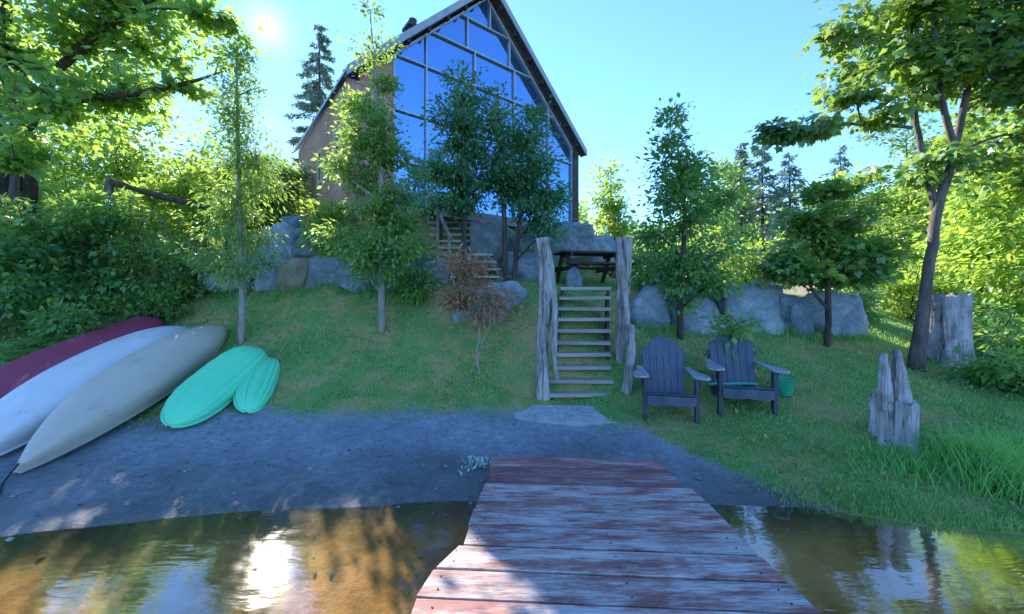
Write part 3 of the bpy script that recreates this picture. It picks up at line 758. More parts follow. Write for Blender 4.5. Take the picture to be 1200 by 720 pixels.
def clip_roof(poly, top):
    """keep what lies under the gable: two half planes"""
    for sgn in (0, 1):
        def inside(p): return p[1] - (E - .22 + PITCH * (p[0] if sgn == 0 else HW - p[0]))
        out = []
        for i in range(len(poly)):
            p, q = poly[i], poly[(i + 1) % len(poly)]; dp, dq = inside(p), inside(q)
            if dp <= 0: out.append(p)
            if (dp < 0 < dq) or (dq < 0 < dp):
                t = dp / (dp - dq); out.append((p[0] + t * (q[0] - p[0]), p[1] + t * (q[1] - p[1])))
        poly = out
        if len(poly) < 3: return []
    return poly
build_house()

# deck in front of the glass
def deck():
    root = empty('deck', (0, 0, 0)); tag(root, 'narrow wooden deck along the glazed house front at the top of upper stairs', 'deck')
    u = Vector((.7815, .6239, 0)); n = Vector((.6239, -.7815, 0)); o = Vector((-3.875, 9.14, 3.95))
    for k in range(8):
        a = o + u * 1.6 + n * (.12 + k * .15); b = o + u * 6.2 + n * (.12 + k * .15)
        G().bar(a, b, .14, .035).build('plank', M['tread'], root)
    a = o + u * 1.6 + n * 1.28 - Vector((0, 0, .12)); b = o + u * 6.2 + n * 1.28 - Vector((0, 0, .12))
    G().bar(a, b, .04, .22).build('rim_joist', M['tread'], root)
    for t in (1.8, 3.2, 4.6, 6.0):
        p = o + u * t + n * 1.15
        G().box((p.x, p.y, p.z - .6), (.06, .06, .57)).build('post', M['dark_wood'], root)
deck()

# ------------------------------------------------------------------ boulders
def boulder(px0, px1, py0, py1, D, label, m='rock', seed=0, deep=.8, sink=.18, name='boulder'):
    ex = (px1 - px0) * .15; a, b = at(px0 - ex, py1, D), at(px1 + ex, py0 - 2, D)
    w, h = (b.x - a.x), (b.z - a.z)
    c = (a + b) / 2
    bm = bmesh.new(); bmesh.ops.create_icosphere(bm, subdivisions=4, radius=1)
    rs = np.random.default_rng(seed + 100)
    planes = [(Vector(q) / np.linalg.norm(q), rs.uniform(.68, .98)) for q in rs.normal(size=(12, 3))]
    tilt = Matrix.Rotation(rs.uniform(-.3, .3), 3, 'X') @ Matrix.Rotation(rs.uniform(-.25, .25), 3, 'Y') @ Matrix.Rotation(rs.uniform(-.5, .5), 3, 'Z')
    for v in bm.verts:
        p = v.co.copy(); mx = max(abs(p.x), abs(p.y), abs(p.z)); p = p.lerp(p / mx * .86, .72)
        for nrm, dd in planes:
            k = p.dot(nrm) - dd
            if k > 0: p -= nrm * k
        p = tilt @ p
        q = p * 1.3 + Vector((seed * 7.1, seed * 3.3, 0))
        f = mnoise.fractal(q * 1.4, 1.0, 2.0, 5) * .12 + mnoise.fractal(q * 6, 1.0, 2.0, 3) * .035
        v.co = p * (1 + f)
    xs = [v.co.x for v in bm.verts]; zs = [v.co.z for v in bm.verts]; ysx = [v.co.y for v in bm.verts]
    sx = w / (max(xs) - min(xs)); sz = (h + sink) / (max(zs) - min(zs)); sy = max(w, h) * deep / (max(ysx) - min(ysx))
    for v in bm.verts:
        v.co = Vector(((v.co.x - (max(xs) + min(xs)) / 2) * sx, v.co.y * sy, (v.co.z - min(zs)) * sz))
    me = bpy.data.meshes.new(name); bm.to_mesh(me); bm.free()
    me.polygons.foreach_set('use_smooth', [True] * len(me.polygons)); me.materials.append(M[m])
    o = link(name, me, None, (c.x, c.y + max(w, h) * deep * .3, a.z - sink))
    tag(o, label, 'boulder', 'boulders shoring up the slope')
    return o
BL = [
 (214, 292, 296, 339, 8.9, 'broad blue-grey boulder behind the thin trunk at the bushes end of the wall', 'rock', .8),
 (300, 332, 296, 337, 8.7, 'narrow upright grey boulder beside the tan one in the lower row', 'rock', .9),
 (328, 356, 303, 337, 8.5, 'tan upright boulder in the lower row of the left wall', 'rock_tan', .9),
 (356, 398, 300, 340, 8.3, 'pale squarish boulder just right of the tan one', 'rock', .8),
 (397, 434, 302, 341, 8.1, 'grey boulder partly hidden by the leafy column tree, its left side', 'rock', .8),
 (436, 482, 300, 341, 8.0, 'grey boulder behind the leafy column tree trunk, its right side', 'rock_dark', .8),
 (306, 346, 260, 305, 9.1, 'blue-grey boulder in upper row under the brick side of the house', 'rock', .8),
 (338, 378, 266, 305, 8.9, 'rounded dark boulder, right end of the upper row below the brick wall', 'rock_dark', .8),
 (326, 348, 252, 274, 9.3, 'small boulder perched on top of the upper row', 'rock_dark', .9),
 (478, 520, 296, 338, 8.3, 'shaded boulder between the column tree and the upper stairs', 'rock_dark', .8),
 (540, 615, 331, 382, 7.2, 'large pale boulder behind the rusty sapling left of the stairs', 'rock', .7),
 (556, 598, 256, 300, 9.0, 'angular boulder right of the upper stairs below the deck', 'rock', .8),
 (601, 624, 262, 298, 8.9, 'small pale upright boulder behind the dark double-stemmed tree', 'rock', .9),
 (590, 644, 294, 340, 8.4, 'mossy boulder behind the tall post left of the stairs', 'rock_dark', .8),
 (640, 696, 258, 306, 10.6, 'big bluish boulder below the house corner, behind the picnic table', 'rock', .8),
 (682, 722, 276, 306, 11.2, 'low sloping boulder right of the picnic table', 'rock', .9),
 (744, 790, 334, 394, 7.35, 'tall boulder next to the right stair post in the lawn wall', 'rock', .7),
 (790, 848, 350, 394, 7.3, 'wide boulder directly behind the left garden chair', 'rock', .7),
 (806, 866, 330, 362, 7.9, 'bluish boulder on top of the wall behind the leafy shrub tree', 'rock', .8),
 (858, 926, 331, 396, 7.4, 'biggest pale boulder of the lawn wall behind the right garden chair', 'rock', .7),
 (920, 954, 345, 394, 7.35, 'narrow leaning dark boulder beside the biggest pale one', 'rock_dark', .8),
 (950, 1002, 341, 396, 7.3, 'rounded boulder behind the young maple trunk', 'rock', .7),
 (986, 1022, 348, 394, 7.35, 'last boulder at the far right end of the lawn wall', 'rock', .8),
 (1000, 1018, 342, 358, 8.6, 'tiny boulder on the lawn edge behind the end of the wall', 'rock', .9),
]
for i, (a, b, c, d, D, lab, mm, dp) in enumerate(BL):
    boulder(a, b, c, d, D, lab, mm, i * 3 + 1, dp)

# ------------------------------------------------------------------ dock
def dock():
    root = empty('dock', (0.6, 0, .3)); tag(root, 'low wooden dock of worn red planks reaching the beach', 'dock')
    Ys = [3.69, 3.48, 3.28, 3.085, 2.89, 2.705, 2.515, 2.30, 2.09, 1.88]
    while Ys[-1] > -2.6: Ys.append(Ys[-1] - .205)
    LE = [(-3, -.62), (1.9, -.48), (2.09, -.43), (2.295, -.32), (2.31, -.30), (2.5, -.285), (3.07, -.222), (3.09, -.19), (3.7, -.19)]
    RE = [(-3, 1.5), (1.8, 1.47), (2.3, 1.44), (3.07, 1.42), (3.09, 1.385), (3.7, 1.37)]
    le = lambda y: float(np.interp(y, [p[0] for p in LE], [p[1] for p in LE]))
    re_ = lambda y: float(np.interp(y, [p[0] for p in RE], [p[1] for p in RE]))
    for i, (y1, y0) in enumerate(zip(Ys[:-1], Ys[1:])):
        far = i < 3
        gap = .01 if i < 5 else random.choice((.012, .016, .01))
        sk = .055                                   # the boards run slightly askew
        jl, jr = (random.uniform(-.008, .008) for _ in range(2))
        pts = []
        xl0, xl1, xr0, xr1 = le(y0 + .01) + jl, le(y1 - .01) + jl, re_(y0 + .01) + jr, re_(y1 - .01) + jr
        q = [(xl0, y0 + gap / 2), (xr0, y0 + gap / 2), (xr1, y1 - gap / 2), (xl1, y1 - gap / 2)]
        zt = .3 - .03 * far + random.uniform(-.002, .002)
        cx_, cy_ = .6, (y0 + y1) / 2
        poly = [(x - cx_, y - sk * (x - cx_) - cy_, -.04) for x, y in q]
        g = G().prism(poly, (0, 0, .04))
        o = g.build('plank', M['plank_far' if far else 'plank'], root, bevel=.004)
        o.location = (0, cy_, zt - .3); o.rotation_euler = (random.uniform(-.006, .006), random.uniform(-.0015, .0015), 0)
    ng = G()
    for y1, y0 in zip(Ys[3:-1], Ys[4:]):
        for xx in (le(y0) + .1, .6, re_(y0) - .1):
            for q in (.28, .72):
                yy = y0 + (y1 - y0) * q; ng.tube([(xx - .6, yy - .055 * (xx - .6), -.005), (xx - .6, yy - .055 * (xx - .6), .0025)], .0055, 7)
    ng.build('nail_heads', M['chimney'], root)['kind'] = 'stuff'
    for x in (-.1, .6, 1.3):
        G().box((x - .6, .4, -.13), (.04, 3.2, .085)).build('joist', M['dark_wood'], root)
    for x in (-.13, 1.33):
        for y in (2.4, .2, -2.0):
            G().tube([(x - .6 + (.09 if x < 0 else -.09), y, -1.4), (x - .6 + (.09 if x < 0 else -.09), y, -.06)], .055, 10).build('pile', M['bark'], root)
dock()

# flat stone at the foot of the stairs
def slab():
    n = 22; rs = np.random.default_rng(4); top, bot = [], []
    c = Vector((.55, 5.33, 0))
    for i in range(n):
        a = i / n * 2 * math.pi; ca, sa = math.cos(a), math.sin(a)
        k_ = rs.uniform(.9, 1.05); x = math.copysign(abs(ca) ** .4, ca) * 1.0 * k_; y = math.copysign(abs(sa) ** .4, sa) * .25 * rs.uniform(.85, 1.1)
        top.append((x, y - .06 * x, .085 + rs.uniform(-.006, .006))); bot.append((x * 1.03, y * 1.03 - .06 * x, -.12))
    v = bot + top; f = [tuple(range(n, 2 * n))] + [(i, (i + 1) % n, n + (i + 1) % n, n + i) for i in range(n)]
    g = G().add(v, f); o = g.build('step_stone', M['slab'], None, bevel=.012)
    o.location = (c.x, c.y, gz(c.x, c.y) - .03); o.rotation_euler = (math.atan((gz(c.x, c.y + .25) - gz(c.x, c.y - .25)) / .5), math.atan((gz(c.x - .7, c.y) - gz(c.x + .7, c.y)) / 1.4), 0); tag(o, 'flat pale stone slab lying in the grass at the foot of the stairs', 'stone slab')
slab()

# ------------------------------------------------------------------ stairs
def stairs():
    root = empty('garden_stairs', (1.03, 5.85, .25)); tag(root, 'steep open wooden stairs of ten weathered treads climbing between driftwood posts', 'stairs')
    o = Vector(root.location); p0, p1 = Vector((1.02, 5.87, .33)), Vector((1.33, 7.08, 1.95))
    for k in range(10):
        t = k / 9; p = p0.lerp(p1, t); w = .98 if k < 2 else .9
        a = p + Vector((-w / 2 - (.03 if k < 2 else 0), 0, 0)); b = p + Vector((w / 2, -.02, random.uniform(-.012, .012)))
        g = G().bar(a - o, b - o, .2, .055); g.build('tread', M['tread'], root, bevel=.006)
    for s in (-1, 1):
        a = p0 + Vector((s * .42, .02, -.28)); b = p1 + Vector((s * .42, .06, -.1))
        G().bar(a - o, b - o, .05, .2, (0, -1, 1)).build('stringer', M['dark_wood'], root)
    for s in (-1, 1):
        p = p0 + Vector((s * .44, -.04, -.15)); G().box(p - o, (.03, .03, .12)).build('foot_post', M['dark_wood'], root)
stairs()

def upper_stairs():
    b0, b1 = at(560, 325, 8.6), at(530, 262, 9.9)
    root = empty('hillside_stairs', (b0.x, b0.y, b0.z)); tag(root, 'narrow wooden stairs behind the dark trees rising to the house deck', 'stairs')
    o = Vector(root.location)
    d = (b1 - b0); side = Vector((1, 0, 0))
    for k in range(9):
        t = k / 8; p = b0.lerp(b1, t); w = 1.2
        G().bar(p - side * w / 2 - o, p + side * w / 2 - o, .24, .05).build('tread', M['tread_pale'], root, bevel=.005)
    for s in (-1, 1):
        G().bar(b0 + side * s * .53 - o + Vector((0, 0, -.12)), b1 + side * s * .53 - o + Vector((0, 0, -.12)), .05, .2, (0, -1, 1)).build('stringer', M['tread'], root)
    for t, s in ((0.05, -1), (.55, -1), (1, -1)):
        p = b0.lerp(b1, t) + side * s * .6 - o
        G().box(p + Vector((0, 0, .25)), (.035, .035, .6)).build('rail_post', M['tread'], root)
    G().bar(b0 - side * .6 - o + Vector((0, 0, .85)), b1 - side * .6 - o + Vector((0, 0, .85)), .05, .07).build('handrail', M['tread'], root)
upper_stairs()

# gnarled driftwood posts
def gnarl(pts, rad, n=40, sides=16, seed=1, flute=.22):
    P = spline(pts, n); rr = np.interp(np.linspace(0, 1, n), np.linspace(0, 1, len(rad)), rad)
    V, f = tube(P, rr, sides)
    V = V.copy()
    for i in range(n):
        c = P[i]
        for j in range(sides):
            k = i * sides + j; dv = V[k] - c
            a = j / sides * 2 * math.pi + i * .05
            m = 1 + flute * math.sin(3 * a + seed) * .6 + flute * .6 * math.sin(7 * a + 2 * seed + i * .08) + .35 * mnoise.fractal(Vector((V[k][0] * 3 + seed * 9, V[k][1] * 3, V[k][2] * 2)), 1, 2, 4)
            V[k] = c + dv * m
    return V, f
def posts():
    b = on_ground(637, 5.85, .15); root = empty('driftwood_post', b); tag(root, 'gnarled grey driftwood post standing left of the stairs', 'post', 'posts beside the garden stairs')
    g = G(); g.add(*gnarl([(-.02, 0, 0), (.0, 0, .5), (-.02, .02, 1.1), (.03, 0, 1.7), (0, 0, 2.55)], [.1, .085, .075, .085, .09], 60, 20, 1, .3)); g.build('trunk', M['driftwood'], root, smooth=True)
    g = G(); g.add(*gnarl([(.2, -.05, .42), (.14, -.05, .9), (.17, -.03, 1.5), (.1, -.02, 2.1), (.06, 0, 2.45)], [.025, .045, .05, .055, .04], 44, 14, 5, .3)); g.build('side_stem', M['driftwood'], root, smooth=True)
    c = at(729, 420, 6.2); b = Vector((c.x, c.y, gz(c.x, c.y) - .1)); root = empty('driftwood_post', b); tag(root, 'forked driftwood post with hanging twisted root right of the stairs', 'post', 'posts beside the garden stairs')
    H = at(733, 279, 6.2).z - b.z
    g = G(); g.add(*gnarl([(-.02, .06, 0), (.0, .05, H * .3), (.03, .02, H * .6), (.05, 0, H)], [.06, .07, .09, .125], 50, 20, 3, .3)); g.build('trunk', M['driftwood'], root, smooth=True)
    g = G(); g.add(*gnarl([(-.06, -.1, H * .98), (-.04, -.12, H * .75), (.03, -.12, H * .5), (.05, -.14, H * .3), (.1, -.16, H * .12)], [.04, .05, .045, .045, .025], 44, 12, 8, .3)); g.build('hanging_root', M['driftwood'], root, smooth=True)
    c = on_ground(737, 5.75, .1); root2 = c
    g = G(); g.add(*gnarl([(-.03, 0, 0), (0, 0, .4), (.03, 0, .75), (.02, 0, 1.08)], [.075, .065, .06, .05], 34, 14, 11, .3)); o = g.build('driftwood_stake', M['driftwood'], None, smooth=True); o.location = c
    tag(o, 'short driftwood stake in front of the forked post beside the chairs', 'post', 'posts beside the garden stairs')
posts()

# ------------------------------------------------------------------ garden chairs
def make_chair(loc, rz, label):
    root = empty('garden_chair', loc, rz); tag(root, label, 'chair', 'slatted garden chairs')
    # local: front towards -y, x sideways
    def P(name, g, m, bevel=.005, parent=root): return g.build(name, M[m], parent, bevel=bevel)
    for s in (-1, 1):
        P('front_leg', G().box((s * .31, -.33, .26), (.022, .05, .29)), 'chair_seat')
        P('side_rail', G().bar((s * .27, -.36, .3), (s * .27, .52, .08), .025, .13, (0, .3, 1)), 'chair_seat')
        # arm: paddle shape
        out = [(-.01, -.46), (.06, -.49), (.12, -.43), (.13, -.3), (.1, -.16), (.045, .04), (.03, .34), (-.05, .34), (-.05, .1), (-.055, -.1), (-.065, -.3), (-.06, -.42)]
        poly = [(s * (.33 + x), y, .56) for x, y in out]
        P('armrest', G().prism(poly, (0, 0, .026)), 'chair_arm', .006)
        P('arm_bracket', G().prism([(s * .336, -.36, .555), (s * .336, -.28, .555), (s * .336, -.3, .42)], (s * .02, 0, 0)), 'chair_seat', 0)
    for k in range(6):
        t = k / 5; y = -.34 + t * .47; z = .335 - t * .1
        P('seat_slat', G().bar((-.285, y, z), (.285, y, z), .085, .02, (0, .3, 1)), 'chair_seat')
    # scalloped front apron
    top = [(-.29 + .58 * i / 16, .33) for i in range(17)]; bot = [(.29 - .58 * i / 16, .22 - .022 * abs(math.sin(2 * math.pi * i / 16))) for i in range(17)]
    P('apron', G().prism([(x, -.405, z) for x, z in top + bot], (0, .022, 0)), 'chair', 0)
    # fan back, six slats with a rounded crest
    bt, tilt = Vector((0, .12, .2)), R(22)
    hs = [.72, .81, .86, .86, .81, .72]
    for k in range(6):
        q = k - 2.5; b = bt + Vector((q * .086, 0, 0)); L = hs[k]
        t = bt + Vector((q * .096, math.sin(tilt) * L, math.cos(tilt) * L))
        wb, wt = .0405, .0455
        nrm = Vector((0, -math.cos(tilt), math.sin(tilt)))
        sl = (.035 if k in (0, 5) else .02 if k in (1, 4) else .004) * (1 if q < 0 else -1)
        dn = Vector((0, -math.sin(tilt), -math.cos(tilt)))
        poly = [b - Vector((wb, 0, 0)), b + Vector((wb, 0, 0)), t + Vector((wt, 0, 0)) + dn * max(0, -sl), t - Vector((wt, 0, 0)) + dn * max(0, sl)]
        P('back_slat', G().prism(poly, nrm * .02), 'chair', .004)
    for f, w in ((.22, .27), (.62, .33)):
        c = bt + Vector((0, math.sin(tilt) * f * .84 + .016, math.cos(tilt) * f * .84))
        P('back_rail', G().bar(c - Vector((w, 0, 0)), c + Vector((w, 0, 0)), .02, .07, (0, math.sin(tilt), math.cos(tilt))), 'chair_seat')
    return root
c1 = Vector((2.1, 5.28, 0)); make_chair((c1.x, c1.y, gz(c1.x, c1.y - .2) - .04), R(-13), 'blue-grey slatted garden chair nearer the stairs, its back bare')
c2 = Vector((3.06, 5.25, 0)); make_chair((c2.x, c2.y, gz(c2.x, c2.y - .2) - .04), R(-14), 'blue-grey slatted garden chair with a teal cloth on its seat')
def towel():
    g = G(); n = 20; V = []
    zb = gz(c2.x, c2.y - .2) - .09
    for i in range(n + 1):
        x = -.36 + .62 * i / n
        for j, (y, z) in enumerate([(-.03, .335), (-.02, .365), (.06, .35), (.13, .335), (.14, .30), (.05, .31)]):
            V.append((x, y + .006 * math.sin(9 * x), z + .006 * math.sin(13 * x + j) + .02))
    k = 6; f = [(i * k + j, i * k + (j + 1) % k, (i + 1) * k + (j + 1) % k, (i + 1) * k + j) for i in range(n) for j in range(k)] + [tuple(range(k)), tuple(n * k + j for j in range(k))[::-1]]
    o = g.add(V, f).build('folded_towel', M['teal'], None, smooth=True); o.location = (c2.x, c2.y, zb); tag(o, 'folded teal cloth lying across the seat of the right chair', 'cloth')
    p = at(918, 476, 5.25); b = Vector((p.x, p.y, gz(p.x, p.y)))
    root = empty('plastic_tub', b, R(25)); tag(root, 'small green plastic tub in the grass beside the right chair', 'tub')
    prof = [(.0, .09), (.02, .1), (.12, .12), (.22, .135), (.24, .15)]
    n = 18; V = []
    for q, r in prof + [(.235, .128), (.12, .11), (.03, .09)]:
        for j in range(n): V.append((r * math.cos(j / n * 6.2832), r * math.sin(j / n * 6.2832), q))
    m = len(prof) + 3; f = [(i * n + j, i * n + (j + 1) % n, (i + 1) * n + (j + 1) % n, (i + 1) * n + j) for i in range(m - 1) for j in range(n)] + [tuple(range(n))[::-1], tuple((m - 1) * n + j for j in range(n))]
    G().add(V, f).build('body', M['green_tub'], root, smooth=True)
    G().tube([(.15 * math.cos(t), .15 * math.sin(t) * .3 + .16 * math.sin(t), .235 - .12 * math.sin(t)) for t in np.linspace(0, math.pi, 12)], .006, 6).build('handle', M['green_tub'], root, smooth=True)
towel()

# ------------------------------------------------------------------ boats
def hull(name, label, near, far, W, Dp, m, rim_m, roll=0, transom=False, ribs=False, sheer=.14, cat='canoe', pw=2.0, lift=0.0, power=.75):
    """an upturned hull; near/far are the ends of its gunwale plane on the ground"""
    near, far = Vector(near), Vector(far)
    L = (far - near).length; d = (far - near).normalized()
    up = Vector((0, 0, 1)); side = d.cross(up).normalized(); up = side.cross(d).normalized()
    q = Matrix.Rotation(roll, 3, d); side, up = q @ side, q @ up
    mt = Matrix((d, -side, up)).transposed().to_4x4(); mt.translation = near
    root = empty(name); root.matrix_world = mt; tag(root, label, cat, 'boats drawn up on the beach')
    ns, nc = 44, (72 if ribs else 26); V = []
    edge = []
    for i in range(ns + 1):
        s = i / ns; e = abs(2 * s - 1)
        if transom and s > .5: w = W * (.62 + .38 * (1 - e ** 2.5)); dp = Dp * (.92 + .08 * (1 - e))
        else:
            w = W * max(.012, (1 - e ** pw)) ** power; dp = Dp * (.3 + .7 * (1 - e ** 4)) if not ribs else Dp * max(.05, (1 - e ** 3)) ** .6
        sh = -sheer * (e ** 3) if not transom or s < .5 else 0
        for j in range(nc + 1):
            a = j / nc * math.pi
            ca, sa = math.cos(a), math.sin(a)
            ex = .62
            x = math.copysign(abs(ca) ** ex, ca) * w / 2
            z = (abs(sa) ** ex) * dp
            if not ribs:
                z += .05 * Dp * max(0, 1 - abs(ca) * 5) * min(1, 3 * (1 - e) + .3)        # keel
                if e > .8 and not (transom and s > .5): z = z * (1 - .25 * (e - .8) / .2 * 0) + sh
                else: z += sh
            else:
                z += .018 * (.5 + .5 * math.cos(ca * 2 * math.pi * 3)) ** .6 * (abs(sa) ** .5) * min(1, 4 * (1 - e))
                x *= 1 + .012 * math.sin(s * 55)
            V.append((s * L, x, z + .02))
        edge.append(((s * L, w / 2, sh + .02), (s * L, -w / 2, sh + .02)))
    k = nc + 1
    f = [(i * k + j, (i + 1) * k + j, (i + 1) * k + j + 1, i * k + j + 1) for i in range(ns) for j in range(nc)]
    f.append(tuple(ns * k + j for j in range(k))); f.append(tuple(range(k))[::-1])
    G().add(V, f).build('hull', M[m], root, smooth=True)
    for c in (0, 1):
        G().tube([p[c] for p in edge], .016, 6).build('gunwale', M[rim_m], root, smooth=True)
    if not ribs:
        kp = [(s * L, 0, Dp * (1.05 if not transom else 1.04) * (.72 + .28 * (1 - abs(2 * s - 1) ** 3)) + .02 - sheer * abs(2 * s - 1) ** 3 * (0 if transom and s > .5 else 1)) for s in np.linspace(.06, .94 if not transom else .99, 30)]
    return root
def gp(px, py, D, dz=0):
    p = at(px, py, D); p.z = gz(p.x, p.y) + dz; return p
hull('canoe', 'dark maroon square-ended boat upturned on the bank beside the bushes', (-6.15, 3.7, gz(-6.15, 3.7) + .05), (-7.25, 7.75, gz(-7.25, 7.75) + .02), .88, .33, 'hull_maroon', 'hull_maroon', roll=R(14), transom=True, sheer=.05, cat='boat')
hull('canoe', 'white canoe lying upturned between the maroon boat and the beige canoe', (-5.35, 3.6, gz(-5.35, 3.6) + .1), (-6.4, 7.7, gz(-6.4, 7.7) + .12), .84, .32, 'hull_white', 'hull_white', roll=R(16), sheer=.1)
hull('canoe', 'beige canoe lying upturned with its pointed end on the sand', (-4.78, 3.76, gz(-4.78, 3.76) + .1), (-5.6, 7.6, gz(-5.6, 7.6) + .08), .8, .3, 'hull_beige', 'rim_grey', roll=R(18), sheer=.1)
hull('small_kayak', 'small ribbed teal kayak leaning upturned, in front of its twin', (-4.13, 4.68, gz(-4.13, 4.68) + .05), (-4.1, 6.3, gz(-4.1, 6.3) + .2), .62, .2, 'hull_teal', 'hull_teal', roll=R(22), ribs=True, sheer=0, cat='kayak', pw=3.4, power=.55)
hull('small_kayak', 'small ribbed teal kayak half hidden under its twin by the thin trunk', (-3.5, 5.12, gz(-3.5, 5.12) + .02), (-3.98, 6.35, gz(-3.98, 6.35) + .0), .46, .15, 'hull_teal', 'hull_teal', roll=R(14), ribs=True, sheer=0, cat='kayak', pw=3.4, power=.55)
rp = [(-4.78, 3.74), (-4.72, 3.6), (-4.55, 3.45), (-4.5, 3.36), (-4.62, 3.3), (-4.75, 3.22), (-4.7, 3.1), (-4.9, 3.0)]
rp = [(x, y, gz(x, y) + .012) for x, y in rp]; rp[0] = (-4.78, 3.76, gz(-4.78, 3.76) + .12)
o = G().tube(spline(rp, 50), .009, 6).build('mooring_rope', M['rope'], None, smooth=True); tag(o, 'thin dark rope trailing across the sand from the beige canoe tip', 'rope')

# ------------------------------------------------------------------ stumps
def stump(name, label, loc, H, r0, r1, m='stump_wood', seed=1, shards=(), flare=.35, flutes=9):
    root = empty(name, loc); tag(root, label, 'stump')
    ns, nr = 56, 30; V = []
    for i in range(nr + 1):
        t = i / nr; r = r0 + (r1 - r0) * t + flare * r0 * max(0, 1 - t * 3.2) ** 2
        for j in range(ns):
            a = j / ns * 2 * math.pi
            wv = .5 * math.sin(t * 2.2 + seed); fl = 1 + .05 * math.sin(flutes * a + seed + wv) + .03 * math.sin((flutes * 2 + 3) * a + seed * 2 - wv) + (.1 if shards else .2) * mnoise.fractal(Vector((math.cos(a) * 2.6 + seed, math.sin(a) * 2.6, t * .9)), 1, 2, 5)
            fl *= 1 + .25 * max(0, 1 - t * 3) * math.sin(5 * a + seed * 1.3)
            V.append((r * fl * math.cos(a), r * fl * math.sin(a), H * t + (.03 * math.sin(6 * a + seed) + .02 * math.sin(17 * a)) * (t > .97)))
    # hollow top
    for t, rr in ((1.0, .8), (.9, .72), (.75, .6)):
        for j in range(ns):
            a = j / ns * 2 * math.pi; V.append((r1 * rr * math.cos(a), r1 * rr * math.sin(a), H * t - .02))
    rows = nr + 4
    f = [(i * ns + j, i * ns + (j + 1) % ns, (i + 1) * ns + (j + 1) % ns, (i + 1) * ns + j) for i in range(rows - 1) for j in range(ns)]
    f.append(tuple((rows - 1) * ns + j for j in range(ns)))
    G().add(V, f).build('trunk', M[m], root, smooth=True)
    for (x, y, w, h, lean, th) in shards:
        g = G(); n = 14; V2 = []
        for i in range(n + 1):
            t = i / n; ww = w * (1 - t ** 1.6 * .86); zz = H - .1 + (h + .1) * t
            jit = .005 * math.sin(t * 19 + x * 40)
            cxx = x + lean * t
            V2 += [(cxx - ww / 2 + jit, y - th / 2, zz), (cxx + jit * .5, y - th * .75, zz), (cxx + ww / 2 + jit, y - th / 2, zz), (cxx + ww / 2 + jit, y + th / 2, zz), (cxx + jit, y + th * .4, zz), (cxx - ww / 2 + jit, y + th / 2, zz)]
        f2 = [(i * 6 + j, i * 6 + (j + 1) % 6, (i + 1) * 6 + (j + 1) % 6, (i + 1) * 6 + j) for i in range(n) for j in range(6)] + [tuple(range(6))[::-1], tuple(n * 6 + j for j in range(6))]
        g.add(V2, f2).build('wood_shard', M[m], root)
    return root
s1 = Vector((4.22, 4.3, 0)); stump('split_stump', 'low grey stump with two tall splintered spikes on the grass bank', (s1.x, s1.y, gz(s1.x, s1.y) - .1), .54, .19, .19, 'stump_wood', 2, shards=((-.14, -.06, .14, .52, -.02, .06), (.07, -.03, .2, .56, -.06, .06)), flare=.6)
s2 = at(1107, 450, 6.75); stump('tall_stump', 'tall fluted grey stump standing right behind the leaning maple trunk', (s2.x, s2.y, gz(s2.x, s2.y) - .1), at(1107, 346, 6.75).z - gz(s2.x, s2.y) + .1, .34, .3, 'stump_wood', 5, flare=.15, flutes=7)

# ------------------------------------------------------------------ table, sheds, rail
def picnic_table():
    c = at(690, 312, 9.0); z = gz(c.x, c.y); root = empty('picnic_table', (c.x, c.y, z), R(12)); tag(root, 'dark wooden picnic table on the terrace at the top of the stairs', 'table')
    for k in range(5): G().box((0, -.3 + k * .15, .73), (.75, .068, .02)).build('plank', M['dark_wood'], root)
    for s in (-1, 1):
        for k in range(2): G().box((0, s * (.62 + k * .15), .44), (.75, .068, .02)).build('bench_plank', M['dark_wood'], root)
    for s in (-1, 1):
        G().box((s * .55, 0, .69), (.03, .36, .045)).build('cleat', M['dark_wood'], root); G().box((s * .55, 0, .38), (.03, .78, .045)).build('bench_support', M['dark_wood'], root)
        for q in (-1, 1): G().bar((s * .59, q * .62, -.05), (s * .59, q * .18, .69), .04, .09, (1, 0, 0)).build('leg', M['dark_wood'], root)
    b = G().box((-.15, 0, .83), (.11, .08, .08)).build('grey_box', M['conc'], None, bevel=.01); b.location = (c.x, c.y, z); tag(b, 'small pale box standing on the picnic table', 'box')
    p = at(673, 330, 8.2); boulder(666, 682, 314, 336, 8.2, 'small pale stone block below the picnic table by the left post', 'rock', 77, .9)
picnic_table()

def shed(name, label, c, w, d, h, rh, rz, door=True):
    root = empty(name, c, rz); tag(root, label, 'shed')
    G().box((0, 0, h / 2 - .3), (w / 2, d / 2, h / 2 + .3)).build('wall', M['shed'], root)
    prof = [(-w / 2 - .25, h - .12), (0, h + rh), (w / 2 + .25, h - .12), (w / 2 + .25, h), (0, h + rh + .13), (-w / 2 - .25, h)]
    G().prism([(x, -d / 2 - .25, z) for x, z in prof], (0, d + .5, 0)).build('roof', M['roof_metal'], root)
    if door:
        dr = G().box((-w * .28, -d / 2 - .03, h * .42), (.38, .03, h * .42)).build('door', M['white_trim'], root)
        G().box((-w * .28 + .28, -d / 2 - .08, h * .4), (.03, .03, .03)).build('handle', M['chimney'], dr)
p = at(956, 338, 15); shed('garden_shed', 'small grey shed with a white door frame beyond the lawn wall', (p.x, p.y, gz(p.x, p.y)), 1.7, 1.5, 1.0, .25, R(8))
p = at(322, 235, 18); shed('neighbour_shed', 'low pale roof of a far shed left of the brick side', (p.x, p.y, 4.4), 2.2, 2.5, 1.55, .35, R(30), False)

